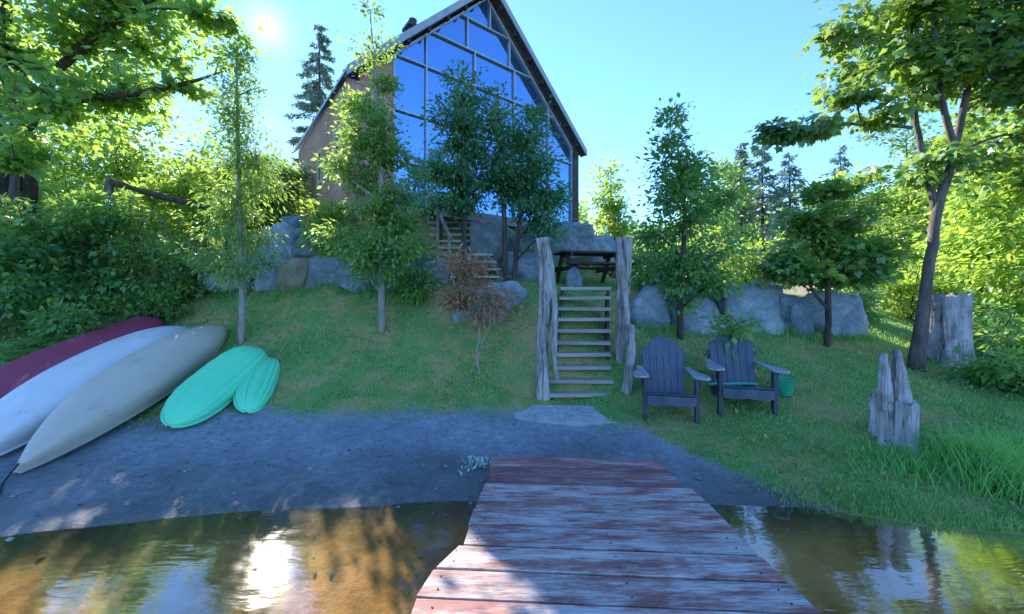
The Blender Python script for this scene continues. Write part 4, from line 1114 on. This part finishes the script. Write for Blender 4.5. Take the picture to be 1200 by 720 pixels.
def rail():
    a, b = at(132, 214, 8.7), at(242, 243, 8.9)
    root = empty('log_rail', (a.x, a.y, gz(a.x, a.y))); tag(root, 'dark log rail sloping from an old post through the bushes', 'fence'); o = Vector(root.location)
    G().add(*gnarl([a - o, (a + b) / 2 - o + Vector((0, 0, -.02)), b - o, b - o + Vector((.5, .05, -.14))], [.075, .07, .06, .05], 24, 10, 2, .12)).build('rail', M['bark_dark'], root, smooth=True)
    G().add(*gnarl([Vector((0, 0, -.2)), a - o + Vector((-.06, 0, -.5)), a - o + Vector((-.08, 0, .1))], [.08, .07, .06], 20, 12, 6, .15)).build('post', M['bark'], root, smooth=True)
    G().tube([b - o + Vector((.45, .05, -.15)), Vector((b.x - o.x + .47, b.y - o.y + .05, gz(b.x + .47, b.y) - o.z - .1))], .06, 9).build('post', M['bark_dark'], root, smooth=True)
rail()

# ------------------------------------------------------------------ trees near by
# slim young tree, left of the teal kayaks
b = on_ground(283, 7.0)
make_tree('young_tree', 'slim pale-trunked young tree with airy leaves above the teal kayaks', 'tree', b,
    [([(0, 0, 0), (.01, 0, 1.2), rel(b, 281, 250, 7), rel(b, 279, 150, 7), rel(b, 277, 50, 7)], [.06, .045, .04, .03, .01])],
    [(-.1, 0, 1.7, .75, .6, .6), (-.15, 0, 2.6, .55, .5, .6), (.1, .1, 3.3, .55, .5, .7), (0, 0, 4.3, .5, .45, .7), (0, 0, 5.0, .3, .3, .5), (.45, 0, 2.9, .3, .3, .4)],
    125, 11500, .085, SLIM, 'leaf_young', 'bark_pale', spread=.3, nlimb=16, vbias=.12)
# dense column tree before the house's left corner
b = on_ground(447, 7.0)
make_tree('column_tree', 'dense columnar leafy tree on the slope before the house corner', 'tree', b,
    [([(0, 0, 0), (0, 0, 1.2), rel(b, 446, 200, 7), rel(b, 440, 100, 7), rel(b, 434, 20, 7)], [.065, .055, .045, .03, .01])],
    [(0, 0, 1.5, .75, .6, .6), (-.4, 0, 1.7, .7, .5, .5), (0, 0, 2.7, .8, .6, .8), (-.2, 0, 3.7, .65, .5, .7), (-.15, 0, 4.7, .48, .4, .7), (-.1, 0, 5.5, .25, .25, .5), (-.65, 0, 3.3, .35, .35, .4), (.4, 0, 2.2, .5, .4, .7)],
    125, 15000, .078, OVAL, 'leaf_young', 'bark_pale', spread=.26, nlimb=20, vbias=.08, upright=.9)
# two dark trees before the glass
b = on_ground(543, 8.0)
make_tree('dark_leafed_tree', 'dark green tree before the glass, left of the pair, over the upper stairs', 'tree', b,
    [([(0, 0, 0), (.02, 0, 1.0), rel(b, 543, 220, 8), rel(b, 545, 100, 8)], [.07, .06, .045, .012])],
    [(-.15, 0, 2.0, .7, .6, .45), (.05, 0, 2.6, .75, .6, .7), (-.1, 0, 3.4, .5, .5, .6), (.05, 0, 4.0, .36, .36, .5), (-.55, 0, 2.5, .4, .4, .4)],
    85, 9500, .085, OVAL, 'leaf_dark', 'bark_dark', 'dark trees before the glass', spread=.28, nlimb=16, upright=.8)
b = on_ground(597, 8.0)
make_tree('dark_leafed_tree', 'dark green double-stemmed tree before the glass, right of the pair', 'tree', b,
    [([(-.08, 0, 0), (-.1, 0, .9), rel(b, 588, 200, 8), rel(b, 583, 110, 8)], [.06, .055, .045, .012]), ([(.08, 0, 0), (.14, 0, .7), rel(b, 615, 220, 8), rel(b, 630, 150, 8)], [.05, .045, .04, .012])],
    [(.25, 0, 1.9, .75, .6, .45), (.55, 0, 2.2, .6, .55, .7), (-.1, 0, 2.8, .6, .5, .7), (-.25, 0, 3.6, .35, .35, .55), (.35, 0, 3.2, .45, .45, .6), (.8, 0, 1.4, .4, .4, .5)],
    95, 11500, .085, OVAL, 'leaf_dark', 'bark_dark', 'dark trees before the glass', spread=.28, nlimb=18, upright=.8)
# rusty sapling
b = on_ground(562, 6.2)
make_tree('rusty_sapling', 'thin sapling with rusty reddish leaves left of the stairs', 'sapling', b,
    [([(0, 0, 0), (-.05, 0, .35), (.0, 0, .7), rel(b, 555, 330, 6.2), rel(b, 545, 290, 6.2)], [.02, .016, .013, .01, .004]), ([(0, 0, .4), (.12, 0, .7), (.3, 0, 1.1)], [.012, .009, .004])],
    [(-.4, 0, 1.25, .35, .3, .3), (0, 0, 1.2, .5, .3, .4), (.4, 0, .95, .32, .25, .25), (-.15, 0, 1.7, .4, .3, .35)],
    60, 3600, .08, SLIM, 'leaf_red', 'bark_pale', spread=.2, nlimb=10, twig_r=.006)
# leafy tree behind the left chair
b = on_ground(797, 7.0)
make_tree('leafy_shrub_tree', 'bushy dark green small tree growing before the lawn boulders', 'tree', b,
    [([(0, 0, 0), (.0, 0, 1.0), rel(b, 803, 250, 7.0), rel(b, 795, 175, 7)], [.06, .05, .035, .01])],
    [(-.05, .1, .9, .55, .4, .4), (.1, .1, 1.7, .85, .6, .6), (.15, .1, 2.5, .85, .6, .6), (.1, .1, 3.05, .55, .5, .4), (-.15, .1, 3.5, .3, .25, .4, .08), (-.15, 0, 3.9, .12, .12, .3, .03), (.55, 0, 1.1, .4, .4, .35)],
    100, 9500, .09, OVAL, 'leaf_under', 'bark_dark', spread=.27, nlimb=18, upright=.8)
# small sapling hanging over the back of the right chair
b = on_ground(850, 5.75)
make_tree('chair_sapling', 'small leafy sapling leaning over the back of the right chair', 'sapling', b,
    [([(0, 0, 0), (-.02, -.1, .5), (.02, -.22, .85), (.08, -.42, .95)], [.016, .013, .009, .004])],
    [(.05, -.3, .8, .2, .16, .14), (.1, -.5, .78, .18, .12, .14), (-.1, -.1, .85, .22, .18, .2), (-.05, 0, .5, .2, .16, .16)],
    26, 380, .1, OVAL, 'leaf_under', 'bark_dark', spread=.13, nlimb=8, twig_r=.005)
# young maple before the boulders
b = on_ground(969, 7.0)
make_tree('young_maple', 'young maple with rounded crown before the end of the lawn boulders', 'tree', b,
    [([(0, 0, 0), (.02, 0, .6), rel(b, 971, 310, 7.0), rel(b, 968, 215, 7)], [.055, .05, .04, .012]), ([(.02, 0, .7), (-.25, 0, 1.05), (-.5, 0, 1.5)], [.03, .022, .008])],
    [(0, 0, 1.4, 1.35, .7, .2), (.1, 0, 1.85, 1.2, .65, .25), (-.1, 0, 2.3, .9, .55, .25), (0, 0, 2.75, .4, .4, .4, .07), (1.0, 0, 1.6, .4, .4, .25), (-.9, 0, 1.5, .35, .35, .2)],
    100, 6000, .1, MAPLE, 'leaf_maple', 'bark_dark', spread=.24, nlimb=16, vbias=-.1)
# leaning maple on the right
b = Vector((6.62, 6.37, gz(6.62, 6.37) - .1)); D = 6.37
def rr(px, py, dd=0): return rel(b, px, py, D + dd)
make_tree('leaning_maple', 'tall maple with leaning forked trunk beside the tall stump', 'tree', b,
    [([(0, 0, 0), rr(1085, 340), rr(1098, 250), rr(1118, 180), rr(1136, 90), rr(1150, -10), rr(1155, -90)], [.115, .075, .07, .055, .045, .035, .015]),
     ([rr(1098, 250), rr(1086, 200, .1), rr(1073, 140, .15), rr(1070, 60, .2), rr(1060, -30, .2)], [.055, .045, .04, .03, .015]),
     ([rr(1120, 180), rr(1105, 120, -.1), rr(1096, 60, -.2), rr(1095, -40, -.3)], [.05, .042, .035, .015]),
     ([rr(1068, 150, .1), rr(1020, 145, 0), rr(960, 150, -.1), rr(890, 162, -.1)], [.03, .024, .018, .008])],
    [rr(1080, 20) + (1.5, 1.3, 1.0), rr(1150, -20) + (1.6, 1.5, 1.1), rr(1040, 75, -.2) + (1.0, .9, .5), rr(1120, 105, .3) + (1.1, 1.2, .5), rr(1000, 125, -.1) + (.9, .5, .2, .4), rr(1010, 20) + (.8, .8, .4),
     rr(940, 152, -.1) + (.75, .3, .1, .22), rr(1060, 190, .3) + (.9, .8, .35), rr(1180, 60) + (1.2, 1.2, 1.0), rr(1160, 190, .6) + (.8, 1, .5), rr(1060, -130) + (1.6, 1.6, 1.0)],
    230, 14500, .11, MAPLE, 'leaf_maple', 'bark', spread=.29, nlimb=34, flat=.35, droop=.5, vbias=-.2, upright=.15)
# right-hand tree outside the frame whose branch crosses
b = on_ground(1330, 6.2)
D2 = 6.2
def r2(px, py, dd=0): return rel(b, px, py, D2 + dd)
make_tree('overhanging_maple', 'maple outside the frame whose dark bough crosses the leaning maple', 'tree', b,
    [([(0, 0, 0), (-.05, 0, 2), (-.1, 0, 4.2), (-.1, 0, 7)], [.2, .16, .13, .04]),
     ([(-.06, 0, 3.2), r2(1270, 0), r2(1200, 32), r2(1150, 52), r2(1100, 64), r2(1050, 75)], [.1, .085, .07, .05, .035, .01])],
    [r2(1150, 60) + (1.0, .6, .4), r2(1230, 60) + (1.0, 1, .8), r2(1300, 0) + (1.4, 1.4, 1.4), r2(1080, 80) + (.5, .4, .2), r2(1230, 180) + (.9, .9, .7)],
    120, 9000, .12, MAPLE, 'leaf_maple', 'bark_dark', spread=.36, nlimb=14, flat=.4, droop=.5)
# big old maple on the left
b = on_ground(20, 8.6); D3 = 8.6
def r3(px, py, dd=0): return rel(b, px, py, D3 + dd)
make_tree('old_maple', 'big old maple with thick dark trunk and wide leafy boughs over the bushes', 'tree', b,
    [([(0, 0, -.2), r3(22, 260), r3(28, 170), r3(20, 100), r3(0, 0), r3(-20, -120), r3(-20, -250)], [.26, .22, .2, .18, .15, .1, .03]),
     ([r3(26, 170), r3(50, 110), r3(90, 60, -.3), r3(160, 10, -.5), r3(230, -30, -.5)], [.12, .1, .08, .06, .03]),
     ([r3(28, 140), r3(80, 120, -.5), r3(140, 112, -1), r3(210, 100, -1.2), r3(262, 84, -1.2)], [.1, .08, .06, .04, .012]),
     ([(-.25, .1, 0), r3(0, 240, .1), r3(-2, 170, .1), r3(-18, 60, .1), r3(-30, -60, .1)], [.2, .17, .15, .12, .05]),
     ([r3(20, 130), r3(-10, 60), r3(-80, 10), r3(-160, -40)], [.1, .09, .07, .03])],
    [r3(60, 30) + (2.2, 1.8, 1.0), r3(150, 20, -.3) + (1.7, 1.4, .9), r3(220, 30, -.5) + (1.0, .9, .6), r3(130, 100, -.8) + (1.5, 1.1, .5), r3(200, 110, -1) + (.9, .8, .5),
     r3(30, 110, -.8) + (1.3, .9, .5), r3(-60, 60) + (1.8, 1.6, 1.2), r3(100, -80) + (2.4, 2, 1.2), r3(-40, -80) + (2.4, 2, 1.4), r3(60, 150, -1.2) + (.7, .5, .3), r3(110, 150, -.5) + (1.2, .8, .35, .9), r3(20, 175, -1.0) + (.9, .5, .3, .5), r3(262, 40, -.6) + (.55, .5, .45, .5)],
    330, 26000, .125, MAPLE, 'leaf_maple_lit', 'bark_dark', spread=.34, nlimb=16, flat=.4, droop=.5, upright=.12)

# ------------------------------------------------------------------ shrubs and undergrowth
def shrub(px, D, h, w, label, m='leaf_under', n=2600, leaf=.11, shape=OVAL, clu=46, vb=0.0, group='undergrowth shrubs', name='leafy_shrub'):
    b = on_ground(px, D)
    st = []
    for k in range(5):
        a = k * 1.256 + random.random(); rad = w * .35
        st.append(([(0, 0, 0), (math.cos(a) * rad * .4, math.sin(a) * rad * .4, h * .4), (math.cos(a) * rad, math.sin(a) * rad, h * .85)], [.022, .016, .006]))
    make_tree(name, label, 'shrub', b, st, [(0, 0, h * .42, w * .5, w * .42, h * .38), (w * .15, -.1, h * .7, w * .36, w * .34, h * .3), (-w * .2, 0, h * .65, w * .34, w * .34, h * .28), (0, -w * .2, h * .2, w * .5, w * .3, h * .2)],
        clu, n, leaf, shape, m, 'bark_dark', group, spread=.24, nlimb=9, twig_r=.007, vbias=vb, crown='foliage', trunk='stem')
SH = [
 (-25, 6.8, 2.3, 2.2, 'dark green shrub at the picture edge behind the maroon boat', 'leaf_under', 4600, .12, .05),
 (60, 7.7, 2.7, 2.3, 'bushy green shrub above the maroon boat below the old maple', 'leaf_under', 5200, .12, .1),
 (124, 8.1, 2.85, 2.0, 'green shrub in front of the log rail post', 'leaf_under', 4200, .12, .08),
 (195, 8.4, 1.8, 1.7, 'yellowish shrub under the log rail', 'leaf_young', 3400, .1, .1),
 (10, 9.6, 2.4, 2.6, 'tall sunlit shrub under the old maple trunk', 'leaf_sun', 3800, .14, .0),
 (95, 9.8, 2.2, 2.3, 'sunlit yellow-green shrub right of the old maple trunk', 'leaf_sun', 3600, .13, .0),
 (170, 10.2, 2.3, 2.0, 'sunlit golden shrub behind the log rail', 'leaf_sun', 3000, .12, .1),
 (240, 10.8, 2.6, 2.2, 'sunlit shrub on top of the wall behind the slim young tree', 'leaf_sun', 4600, .11, .0),  # this and the next two made tall and dense to shade the beach
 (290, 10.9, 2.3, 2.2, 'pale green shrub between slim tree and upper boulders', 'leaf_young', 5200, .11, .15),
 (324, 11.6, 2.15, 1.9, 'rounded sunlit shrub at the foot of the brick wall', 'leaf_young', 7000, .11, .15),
 (390, 8.75, 1.3, 1.2, 'yellow-green shrub spilling over the upper boulders by the column tree', 'leaf_sun', 2400, .09, .05),
 (90, 6.9, .8, 1.3, 'low green shrub just above the maroon boat end', 'leaf_under', 1800, .1, .05),
 (180, 8.0, .7, 1.1, 'low weedy shrub at the grass edge before the broad boulder', 'leaf_under', 1500, .09, .05),
 (478, 8.3, 1.1, 1.0, 'shaded shrub beside the column tree trunk', 'leaf_dark', 1700, .09, .1),
 (488, 7.6, .8, .7, 'small green shrub at the bottom of the upper stairs', 'leaf_under', 1200, .08, .1),
 (765, 8.9, 1.0, 1.2, 'dark shrub on the terrace right of the stair post', 'leaf_under', 1600, .1, .0),
 (880, 13.0, 2.2, 2.6, 'sunlit yellow shrub beyond the lawn wall behind the biggest boulder', 'leaf_sun', 3000, .12, .1),
 (820, 15, 2.6, 3.0, 'far sunlit shrub behind the bushy small tree', 'leaf_sun', 2600, .14, .1),
 (1010, 12.5, 2.0, 2.4, 'sunlit golden shrub between the shed and the leaning maple', 'leaf_sun', 3000, .12, .15),
 (1065, 10.5, 1.8, 1.9, 'yellow-green shrub behind the leaning maple trunk', 'leaf_sun', 2600, .12, .05),
 (1150, 9.5, 1.3, 1.8, 'sunlit shrub behind the tall stump', 'leaf_sun', 2400, .12, .0),
 (1165, 7.3, 1.0, 1.5, 'dark green shrub on the bank right of the tall stump', 'leaf_under', 2600, .1, -.05),
 (1215, 6.4, 1.0, 1.5, 'green shrub cut by the right picture edge', 'leaf_under', 2400, .1, .0),
 (1180, 5.6, .55, 1.1, 'low broad-leaved shrub behind the tall grass clump', 'leaf_under', 1500, .1, .1),
 (1000, 8.5, .6, .9, 'small dark shrub at the end of the lawn wall', 'leaf_under', 1000, .09, .0),
]
for s in SH: shrub(s[0], s[1], s[2], s[3], s[4], s[5], s[6], s[7], vb=s[8], clu=max(24, s[6] // 60))

def fern(px, D, L, label, n=11):
    b = on_ground(px, D, .0); root = empty('fern', b); tag(root, label, 'fern', 'ferns at the bushes edge')
    for k in range(n):
        a = k / n * 6.283 + random.uniform(-.2, .2); l = L * random.uniform(.7, 1.1)
        P = spline([(0, 0, 0), (math.cos(a) * l * .35, math.sin(a) * l * .35, l * .55), (math.cos(a) * l * .95, math.sin(a) * l * .95, l * .42)], 26)
        T = np.gradient(P, axis=0); T /= np.linalg.norm(T, axis=1)[:, None]
        S = np.cross(T, (0, 0, 1)); S /= np.linalg.norm(S, axis=1)[:, None]
        t = np.linspace(0, 1, 26)[3:]; ln = l * .2 * np.sin(np.pi * (.12 + .88 * t)) + .01
        pos = np.vstack([P[3:], P[3:]]); d = np.vstack([S[3:] + .5 * T[3:], -S[3:] + .5 * T[3:]]); sz = np.concatenate([ln, ln])
        nn = np.tile(np.array([[0, 0, 1.]]), (len(pos), 1)) + .2 * rand_unit(len(pos))
        me = cloud_mesh('frond', SLIM, pos, d, nn, sz, np.clip(rng.normal(size=len(pos)) * .1 + .6, 0, 1), M['leaf_under'])
        fo = link('frond', me, root)
        G().tube(P, np.linspace(.006, .002, 26), 4, False).build('stalk', M['leaf_under'], fo)
fern(30, 5.9, .75, 'feathery fern by the maroon boat at the left picture edge')
fern(75, 6.5, .6, 'smaller fern above the maroon boat')
fern(1120, 8.0, .6, 'fern at the foot of the tall stump')

# ------------------------------------------------------------------ background trees
def bg_tree(px, D, top, width, label, m='leaf_sun', n=5200, leaf=.17, bark='bark_dark', low=.25, vb=0.0, clu=80, name='background_tree'):
    b = on_ground(px, D); h = at(px, top, D).z - b.z; w = width / F * D
    bl = []
    for k in range(9):
        t = low + (1 - low) * (k + .5) / 9; r = w * .5 * math.sin(math.pi * min(1, (.18 + .8 * (k + .5) / 9))) ** .7
        bl.append((random.uniform(-.2, .2) * w, random.uniform(-.2, .2) * w, h * t, r * .8, r * .8, h * .09 + .25))
    make_tree(name, label, 'tree', b, [(trunk_line(h * .8, (random.uniform(-.03, .03), 0), 6, .15), [h * .018 + .04, h * .015, h * .012, h * .009, h * .006, .02])], bl, clu, n, leaf, OVAL, m, bark, 'trees beyond the garden', spread=w * .12 + .15, nlimb=20, vbias=vb, flat=.5)
BG = [
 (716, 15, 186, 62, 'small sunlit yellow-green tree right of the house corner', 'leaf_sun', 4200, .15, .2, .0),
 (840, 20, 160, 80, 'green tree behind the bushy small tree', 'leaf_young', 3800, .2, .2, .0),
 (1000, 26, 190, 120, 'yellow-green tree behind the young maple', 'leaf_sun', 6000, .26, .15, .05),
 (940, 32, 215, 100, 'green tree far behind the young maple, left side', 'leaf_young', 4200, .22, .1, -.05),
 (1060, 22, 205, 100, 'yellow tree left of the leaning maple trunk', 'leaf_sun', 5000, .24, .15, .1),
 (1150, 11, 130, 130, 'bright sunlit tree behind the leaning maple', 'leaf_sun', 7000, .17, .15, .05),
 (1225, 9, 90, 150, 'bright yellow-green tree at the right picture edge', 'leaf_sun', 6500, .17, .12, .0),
 (1110, 19, 190, 130, 'darker tree between the sunlit ones on the right', 'leaf_maple', 5000, .2, .1, .0),
 (1060, 24, 120, 120, 'tall green tree far behind the leaning maple', 'leaf_maple', 5200, .25, .15, .0),
 (1190, 16, 60, 170, 'tall leafy tree behind the right edge tree', 'leaf_maple', 7000, .22, .15, .0),
 (150, 15, 90, 170, 'leafy tree behind the old maple, sunlit', 'leaf_sun', 6500, .2, .15, .0),
 (55, 16, 60, 200, 'leafy tree behind the old maple trunk', 'leaf_young', 6000, .2, .15, .0),
 (240, 15, 150, 80, 'pale sunlit tree behind the slim young tree', 'leaf_sun', 2600, .15, .1, .05),
 (324, 13.2, 172, 46, 'added airy pale tree between the slim tree and brick side, shading the beach', 'leaf_young', 3000, .11, .1, .1),  # added tree, placed to block the sun that reached the beach
 (-90, 12, 20, 220, 'leafy tree beyond the left picture edge', 'leaf_young', 5000, .2, .1, .0),
]
for t in BG: bg_tree(t[0], t[1], t[2], t[3], t[4], t[5], t[6], t[7], low=t[8], vb=t[9])
p = at(374, 300, 30); conifer('spruce_tree', 'grey-green spruce standing behind the brick side of the house', (p.x, p.y, gz(p.x, p.y)), at(374, 28, 30).z - gz(p.x, p.y), 3.6, 'needles_hazed', .1, 26, 17000, 'conifers', .34)
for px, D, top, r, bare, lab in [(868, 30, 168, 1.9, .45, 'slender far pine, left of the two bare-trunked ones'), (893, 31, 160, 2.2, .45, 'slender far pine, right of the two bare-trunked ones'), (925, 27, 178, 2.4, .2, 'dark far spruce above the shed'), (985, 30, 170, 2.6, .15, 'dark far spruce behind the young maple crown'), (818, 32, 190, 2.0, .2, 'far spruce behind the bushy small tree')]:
    p = at(px, 300, D); z = gz(p.x, p.y); conifer('pine_tree', lab, (p.x, p.y, z), at(px, top, D).z - z, r, 'needles_hazed', bare, 18, 5200, 'conifers', .3)

def forest():
    N = 52000; x = rng.uniform(-75, 75, N); y = 42 + rng.uniform(0, 10, N) + .0 * x
    h = 5.0 + 2.2 * np.sin(x * .31) + 1.6 * np.sin(x * .83 + 1) + 1.0 * np.sin(x * 1.9) + 2.2 * (x > 12) + 3 * (x < -12)
    t = rng.random(N) ** .8
    z = ground(x, y) + h * t + rng.normal(size=N) * .3
    P = np.stack([x, y, z], 1); d = rand_unit(N) + np.array([0, 0, -.3])
    cv = .5 + .25 * np.sin(x * .9) + .12 * rng.normal(size=N)
    me = cloud_mesh('forest', OVAL, P, d, np.array([0, 0, 1.]) + rand_unit(N), rng.uniform(.5, 1.0, N), np.clip(cv, 0, 1), M['leaf_young'])
    tag(link('forest', me), kind='stuff')
forest()

# ------------------------------------------------------------------ grass
def blades(name, x, y, h, w, m, val, lean=.5):
    N = len(x); z = ground(x, y) - .01
    a = rng.uniform(0, 6.283, N); ca, sa = np.cos(a), np.sin(a)
    l = lean * h * rng.uniform(.2, 1.0, N); b = rng.uniform(0, 6.283, N)
    P0 = np.stack([x - ca * w, y - sa * w, z], 1); P1 = np.stack([x + ca * w, y + sa * w, z], 1)
    P2 = np.stack([x + ca * w * .6 + np.cos(b) * l * .4, y + sa * w * .6 + np.sin(b) * l * .4, z + h * .6], 1)
    P3 = np.stack([x - ca * w * .6 + np.cos(b) * l * .4, y - sa * w * .6 + np.sin(b) * l * .4, z + h * .6], 1)
    P4 = np.stack([x + np.cos(b) * l, y + np.sin(b) * l, z + h], 1)
    V = np.stack([P0, P1, P2, P3, P4], 1).reshape(-1, 3)
    base = (np.arange(N) * 5)[:, None]
    L = (np.array([[0, 1, 2, 3, 3, 2, 4]]) + base).ravel()
    st = (np.array([[0, 4]]) + (np.arange(N) * 7)[:, None]).ravel()
    me = bpy.data.meshes.new(name)
    me.vertices.add(N * 5); me.vertices.foreach_set('co', V.astype(np.float32).ravel())
    me.loops.add(len(L)); me.loops.foreach_set('vertex_index', L.astype(np.int32))
    me.polygons.add(len(st)); me.polygons.foreach_set('loop_start', st.astype(np.int32))
    at_ = me.attributes.new('v', 'FLOAT', 'FACE'); at_.data.foreach_set('value', np.repeat(val, 2).astype(np.float32))
    me.update(calc_edges=True); me.materials.append(M[m])
    return me
def lawn():
    N = 300000
    y = 2.4 + 8.8 * rng.random(N) ** 1.5; x = rng.uniform(-1, 1, N) * (y * 1.5 + 1.5)
    patch = .5 + .28 * np.sin(1.7 * x + .6 * y) * np.sin(2.1 * y - .7 * x + 1) + .22 * np.sin(4.3 * x + 2.2 * y) * np.sin(5.1 * y + 1.1 * x)
    keep = (grassiness(x, y) > rng.random(N) * .9 + .1) & (ground(x, y) > .004) & (rng.random(N) < .12 + .85 * patch)
    # no blades on the slab or inside the stairs' footprint
    keep &= ~((np.abs(x - .62) < .85) & (np.abs(y - 5.33 + .06 * (x - .62)) < .22))
    x, y, patch = x[keep], y[keep], patch[keep]; N = len(x)
    right = np.clip((x - 2) / 2, 0, 1)
    h = (.02 + .035 * rng.random(N) ** 2 + .02 * patch + .012 * right * rng.random(N)) * np.clip(.7 + y * .05, 0, 1.3)
    dry = np.clip(.55 - .8 * np.abs(x + .6) / 3, 0, .5) * (y > 5.4)
    val = np.clip(.35 + .18 * rng.normal(size=N) + dry * (rng.random(N) < .6) + .45 * (.5 - patch), 0, 1)
    me = blades('grass', x, y, h, .0045 + .003 * rng.random(N) + .0006 * y, 'grass_blade', val)
    tag(link('grass', me), 'short uneven green grass on the slope and lawn', 'grass', kind='stuff')
    n = 4500; x = rng.uniform(2.2, 5.5, n); ys_ = np.linspace(2.2, 4.2, 81); GG = np.stack([ground(x, np.full(n, q)) for q in ys_])
    y = ys_[np.argmax(GG > .0, axis=0)] + np.abs(rng.normal(size=n)) * .16
    hh = rng.uniform(.02, .09, n); kk = rng.random(n) < np.clip((x - 2.2) / .9, 0, 1); x, y, hh = x[kk], y[kk], hh[kk]; n = len(x)
    me = blades('grass', x, y, hh, np.full(n, .005), 'grass_blade', np.clip(rng.normal(size=n) * .25 + .4, 0, 1), .9)
    tag(link('grass', me), 'uneven grass hanging over the water edge on the right bank', 'grass', kind='stuff')
    # broad little weed leaves in the turf
    N = 26000; y = 2.6 + 7.5 * rng.random(N) ** 1.3; x = rng.uniform(-1, 1, N) * (y * 1.5 + 1.5)
    keep = (grassiness(x, y) > .55) & (np.sin(2.3 * x + 1.1 * y) * np.sin(1.9 * y - x) > -.1); x, y = x[keep], y[keep]; N = len(x)
    P = np.stack([x, y, ground(x, y) + rng.uniform(.005, .06, N)], 1)
    me = cloud_mesh('weeds', OVAL, P, rand_unit(N) + np.array([0, 0, .2]), np.array([0, 0, 1.]) + .5 * rand_unit(N), rng.uniform(.03, .075, N), np.clip(rng.normal(size=N) * .2 + .5, 0, 1), M['leaf_under'])
    tag(link('weeds', me), 'small broad-leaved weeds scattered through the grass', 'weeds', kind='stuff')
    # fallen leaves on sand and turf
    N = 900; y = 3.3 + 4.5 * rng.random(N); x = rng.uniform(-1, 1, N) * (y * 1.25)
    ok = ground(x, y) > .02; x, y = x[ok], y[ok]; N = len(x)
    P = np.stack([x, y, ground(x, y) + .008 + .04 * (grassiness(x, y) > .4)], 1)
    me = cloud_mesh('fallen_leaves', OVAL, P, rand_unit(N) * np.array([1, 1, .1]), np.array([0, 0, 1.]) + .25 * rand_unit(N), rng.uniform(.02, .06, N), np.clip(rng.random(N), 0, 1), M['leaf_red'])
    tag(link('fallen_leaves', me), 'dry fallen leaves scattered on sand and grass', 'leaves', kind='stuff')
lawn()

def clump(px, py, D, h, n, r, label):
    c = at(px, py, D); x = c.x + rng.normal(size=n) * r; y = c.y + rng.normal(size=n) * r * .7
    hh = h * rng.uniform(.5, 1.1, n)
    me = blades('tall_grass', x, y, hh, np.full(n, .006), 'grass_tall', np.clip(rng.normal(size=n) * .2 + .5, 0, 1), .9)
    tag(link('tall_grass', me), label, 'grass clump', 'tall grass clumps at the water edge')
for a in [(1150, 580, 3.75, .36, 800, .17, 'big arching bright green grass clump at the water edge, right'), (1195, 600, 3.4, .36, 600, .18, 'grass clump drooping to the water at the right picture edge'),
          (1085, 585, 3.75, .18, 400, .22, 'shorter grass clump left of the big arching one'), (1035, 575, 3.9, .13, 300, .22, 'low grass tuft below the split stump'),
          (1185, 555, 4.1, .24, 400, .18, 'grass clump behind the big arching one')]: clump(*a)

def boulder_weeds():
    xs, ys, hs = [], [], []
    for (a, b, c, d, D, lab, mm, dp) in BL:
        if d < 310: continue
        n = int(2.2 * (b - a)) + 30
        px = rng.uniform(a - 4, b + 4, n); dd = D + rng.normal(size=n) * .05 - .05 + .1 * rng.random(n)
        xs.append((px - 600) / F * dd); ys.append(dd - .1); hs.append(rng.uniform(.05, .24, n))
    x, y, h = map(np.concatenate, (xs, ys, hs)); n = len(x)
    me = blades('weeds', x, y, h, np.full(n, .007), 'grass_tall', np.clip(rng.normal(size=n) * .25 + .4, 0, 1), .7)
    tag(link('weeds', me), 'long grass and weeds growing along the feet of the boulders', 'weeds', kind='stuff')
boulder_weeds()
def pebbles():
    N = 700; y = 2.6 + 2.8 * rng.random(N); x = rng.uniform(-6, 3.2, N)
    z = ground(x, y); g = grassiness(x, y); ok = (g < .6); x, y, z = x[ok], y[ok], z[ok]; N = len(x)
    s = .006 + .022 * rng.random(N) ** 4
    T = np.array([(1, 0, 0), (-1, 0, 0), (0, 1, 0), (0, -1, 0), (0, 0, .7), (0, 0, -.7)]) ; Fs = [(0, 2, 4), (2, 1, 4), (1, 3, 4), (3, 0, 4)]
    P = np.stack([x, y, z + s * .3], 1)
    me = cloud_mesh('pebbles', (T, Fs), P, rand_unit(N) * np.array([1, 1, .2]), np.array([0, 0, 1.]) + .2 * rand_unit(N), s, rng.random(N), M['rock'])
    tag(link('pebbles', me), 'small stones strewn over the wet sand', 'pebbles', kind='stuff')
pebbles()
def sand_plant():
    c = at(556, 541, 4.0); b = Vector((c.x, c.y, gz(c.x, c.y)))
    n = 90; P = np.array(b)[None] + rng.normal(size=(n, 3)) * np.array([.07, .08, .02]) + np.array([0, 0, .04])
    root = empty('sand_plant', (0, 0, 0)); tag(root, 'small pale green plant on the sand beside the dock end', 'plant')
    me = cloud_mesh('foliage', OVAL, P, rand_unit(n) + np.array([0, 0, .5]), np.array([0, 0, 1.]) + .5 * rand_unit(n), rng.uniform(.03, .07, n), rng.random(n), M['moss'])
    link('foliage', me, root)['kind'] = 'stuff'
    G().tube([b, b + Vector((.02, 0, .05)), b + Vector((.05, .02, .08))], .006, 5).build('stem', M['moss'], root)
sand_plant()
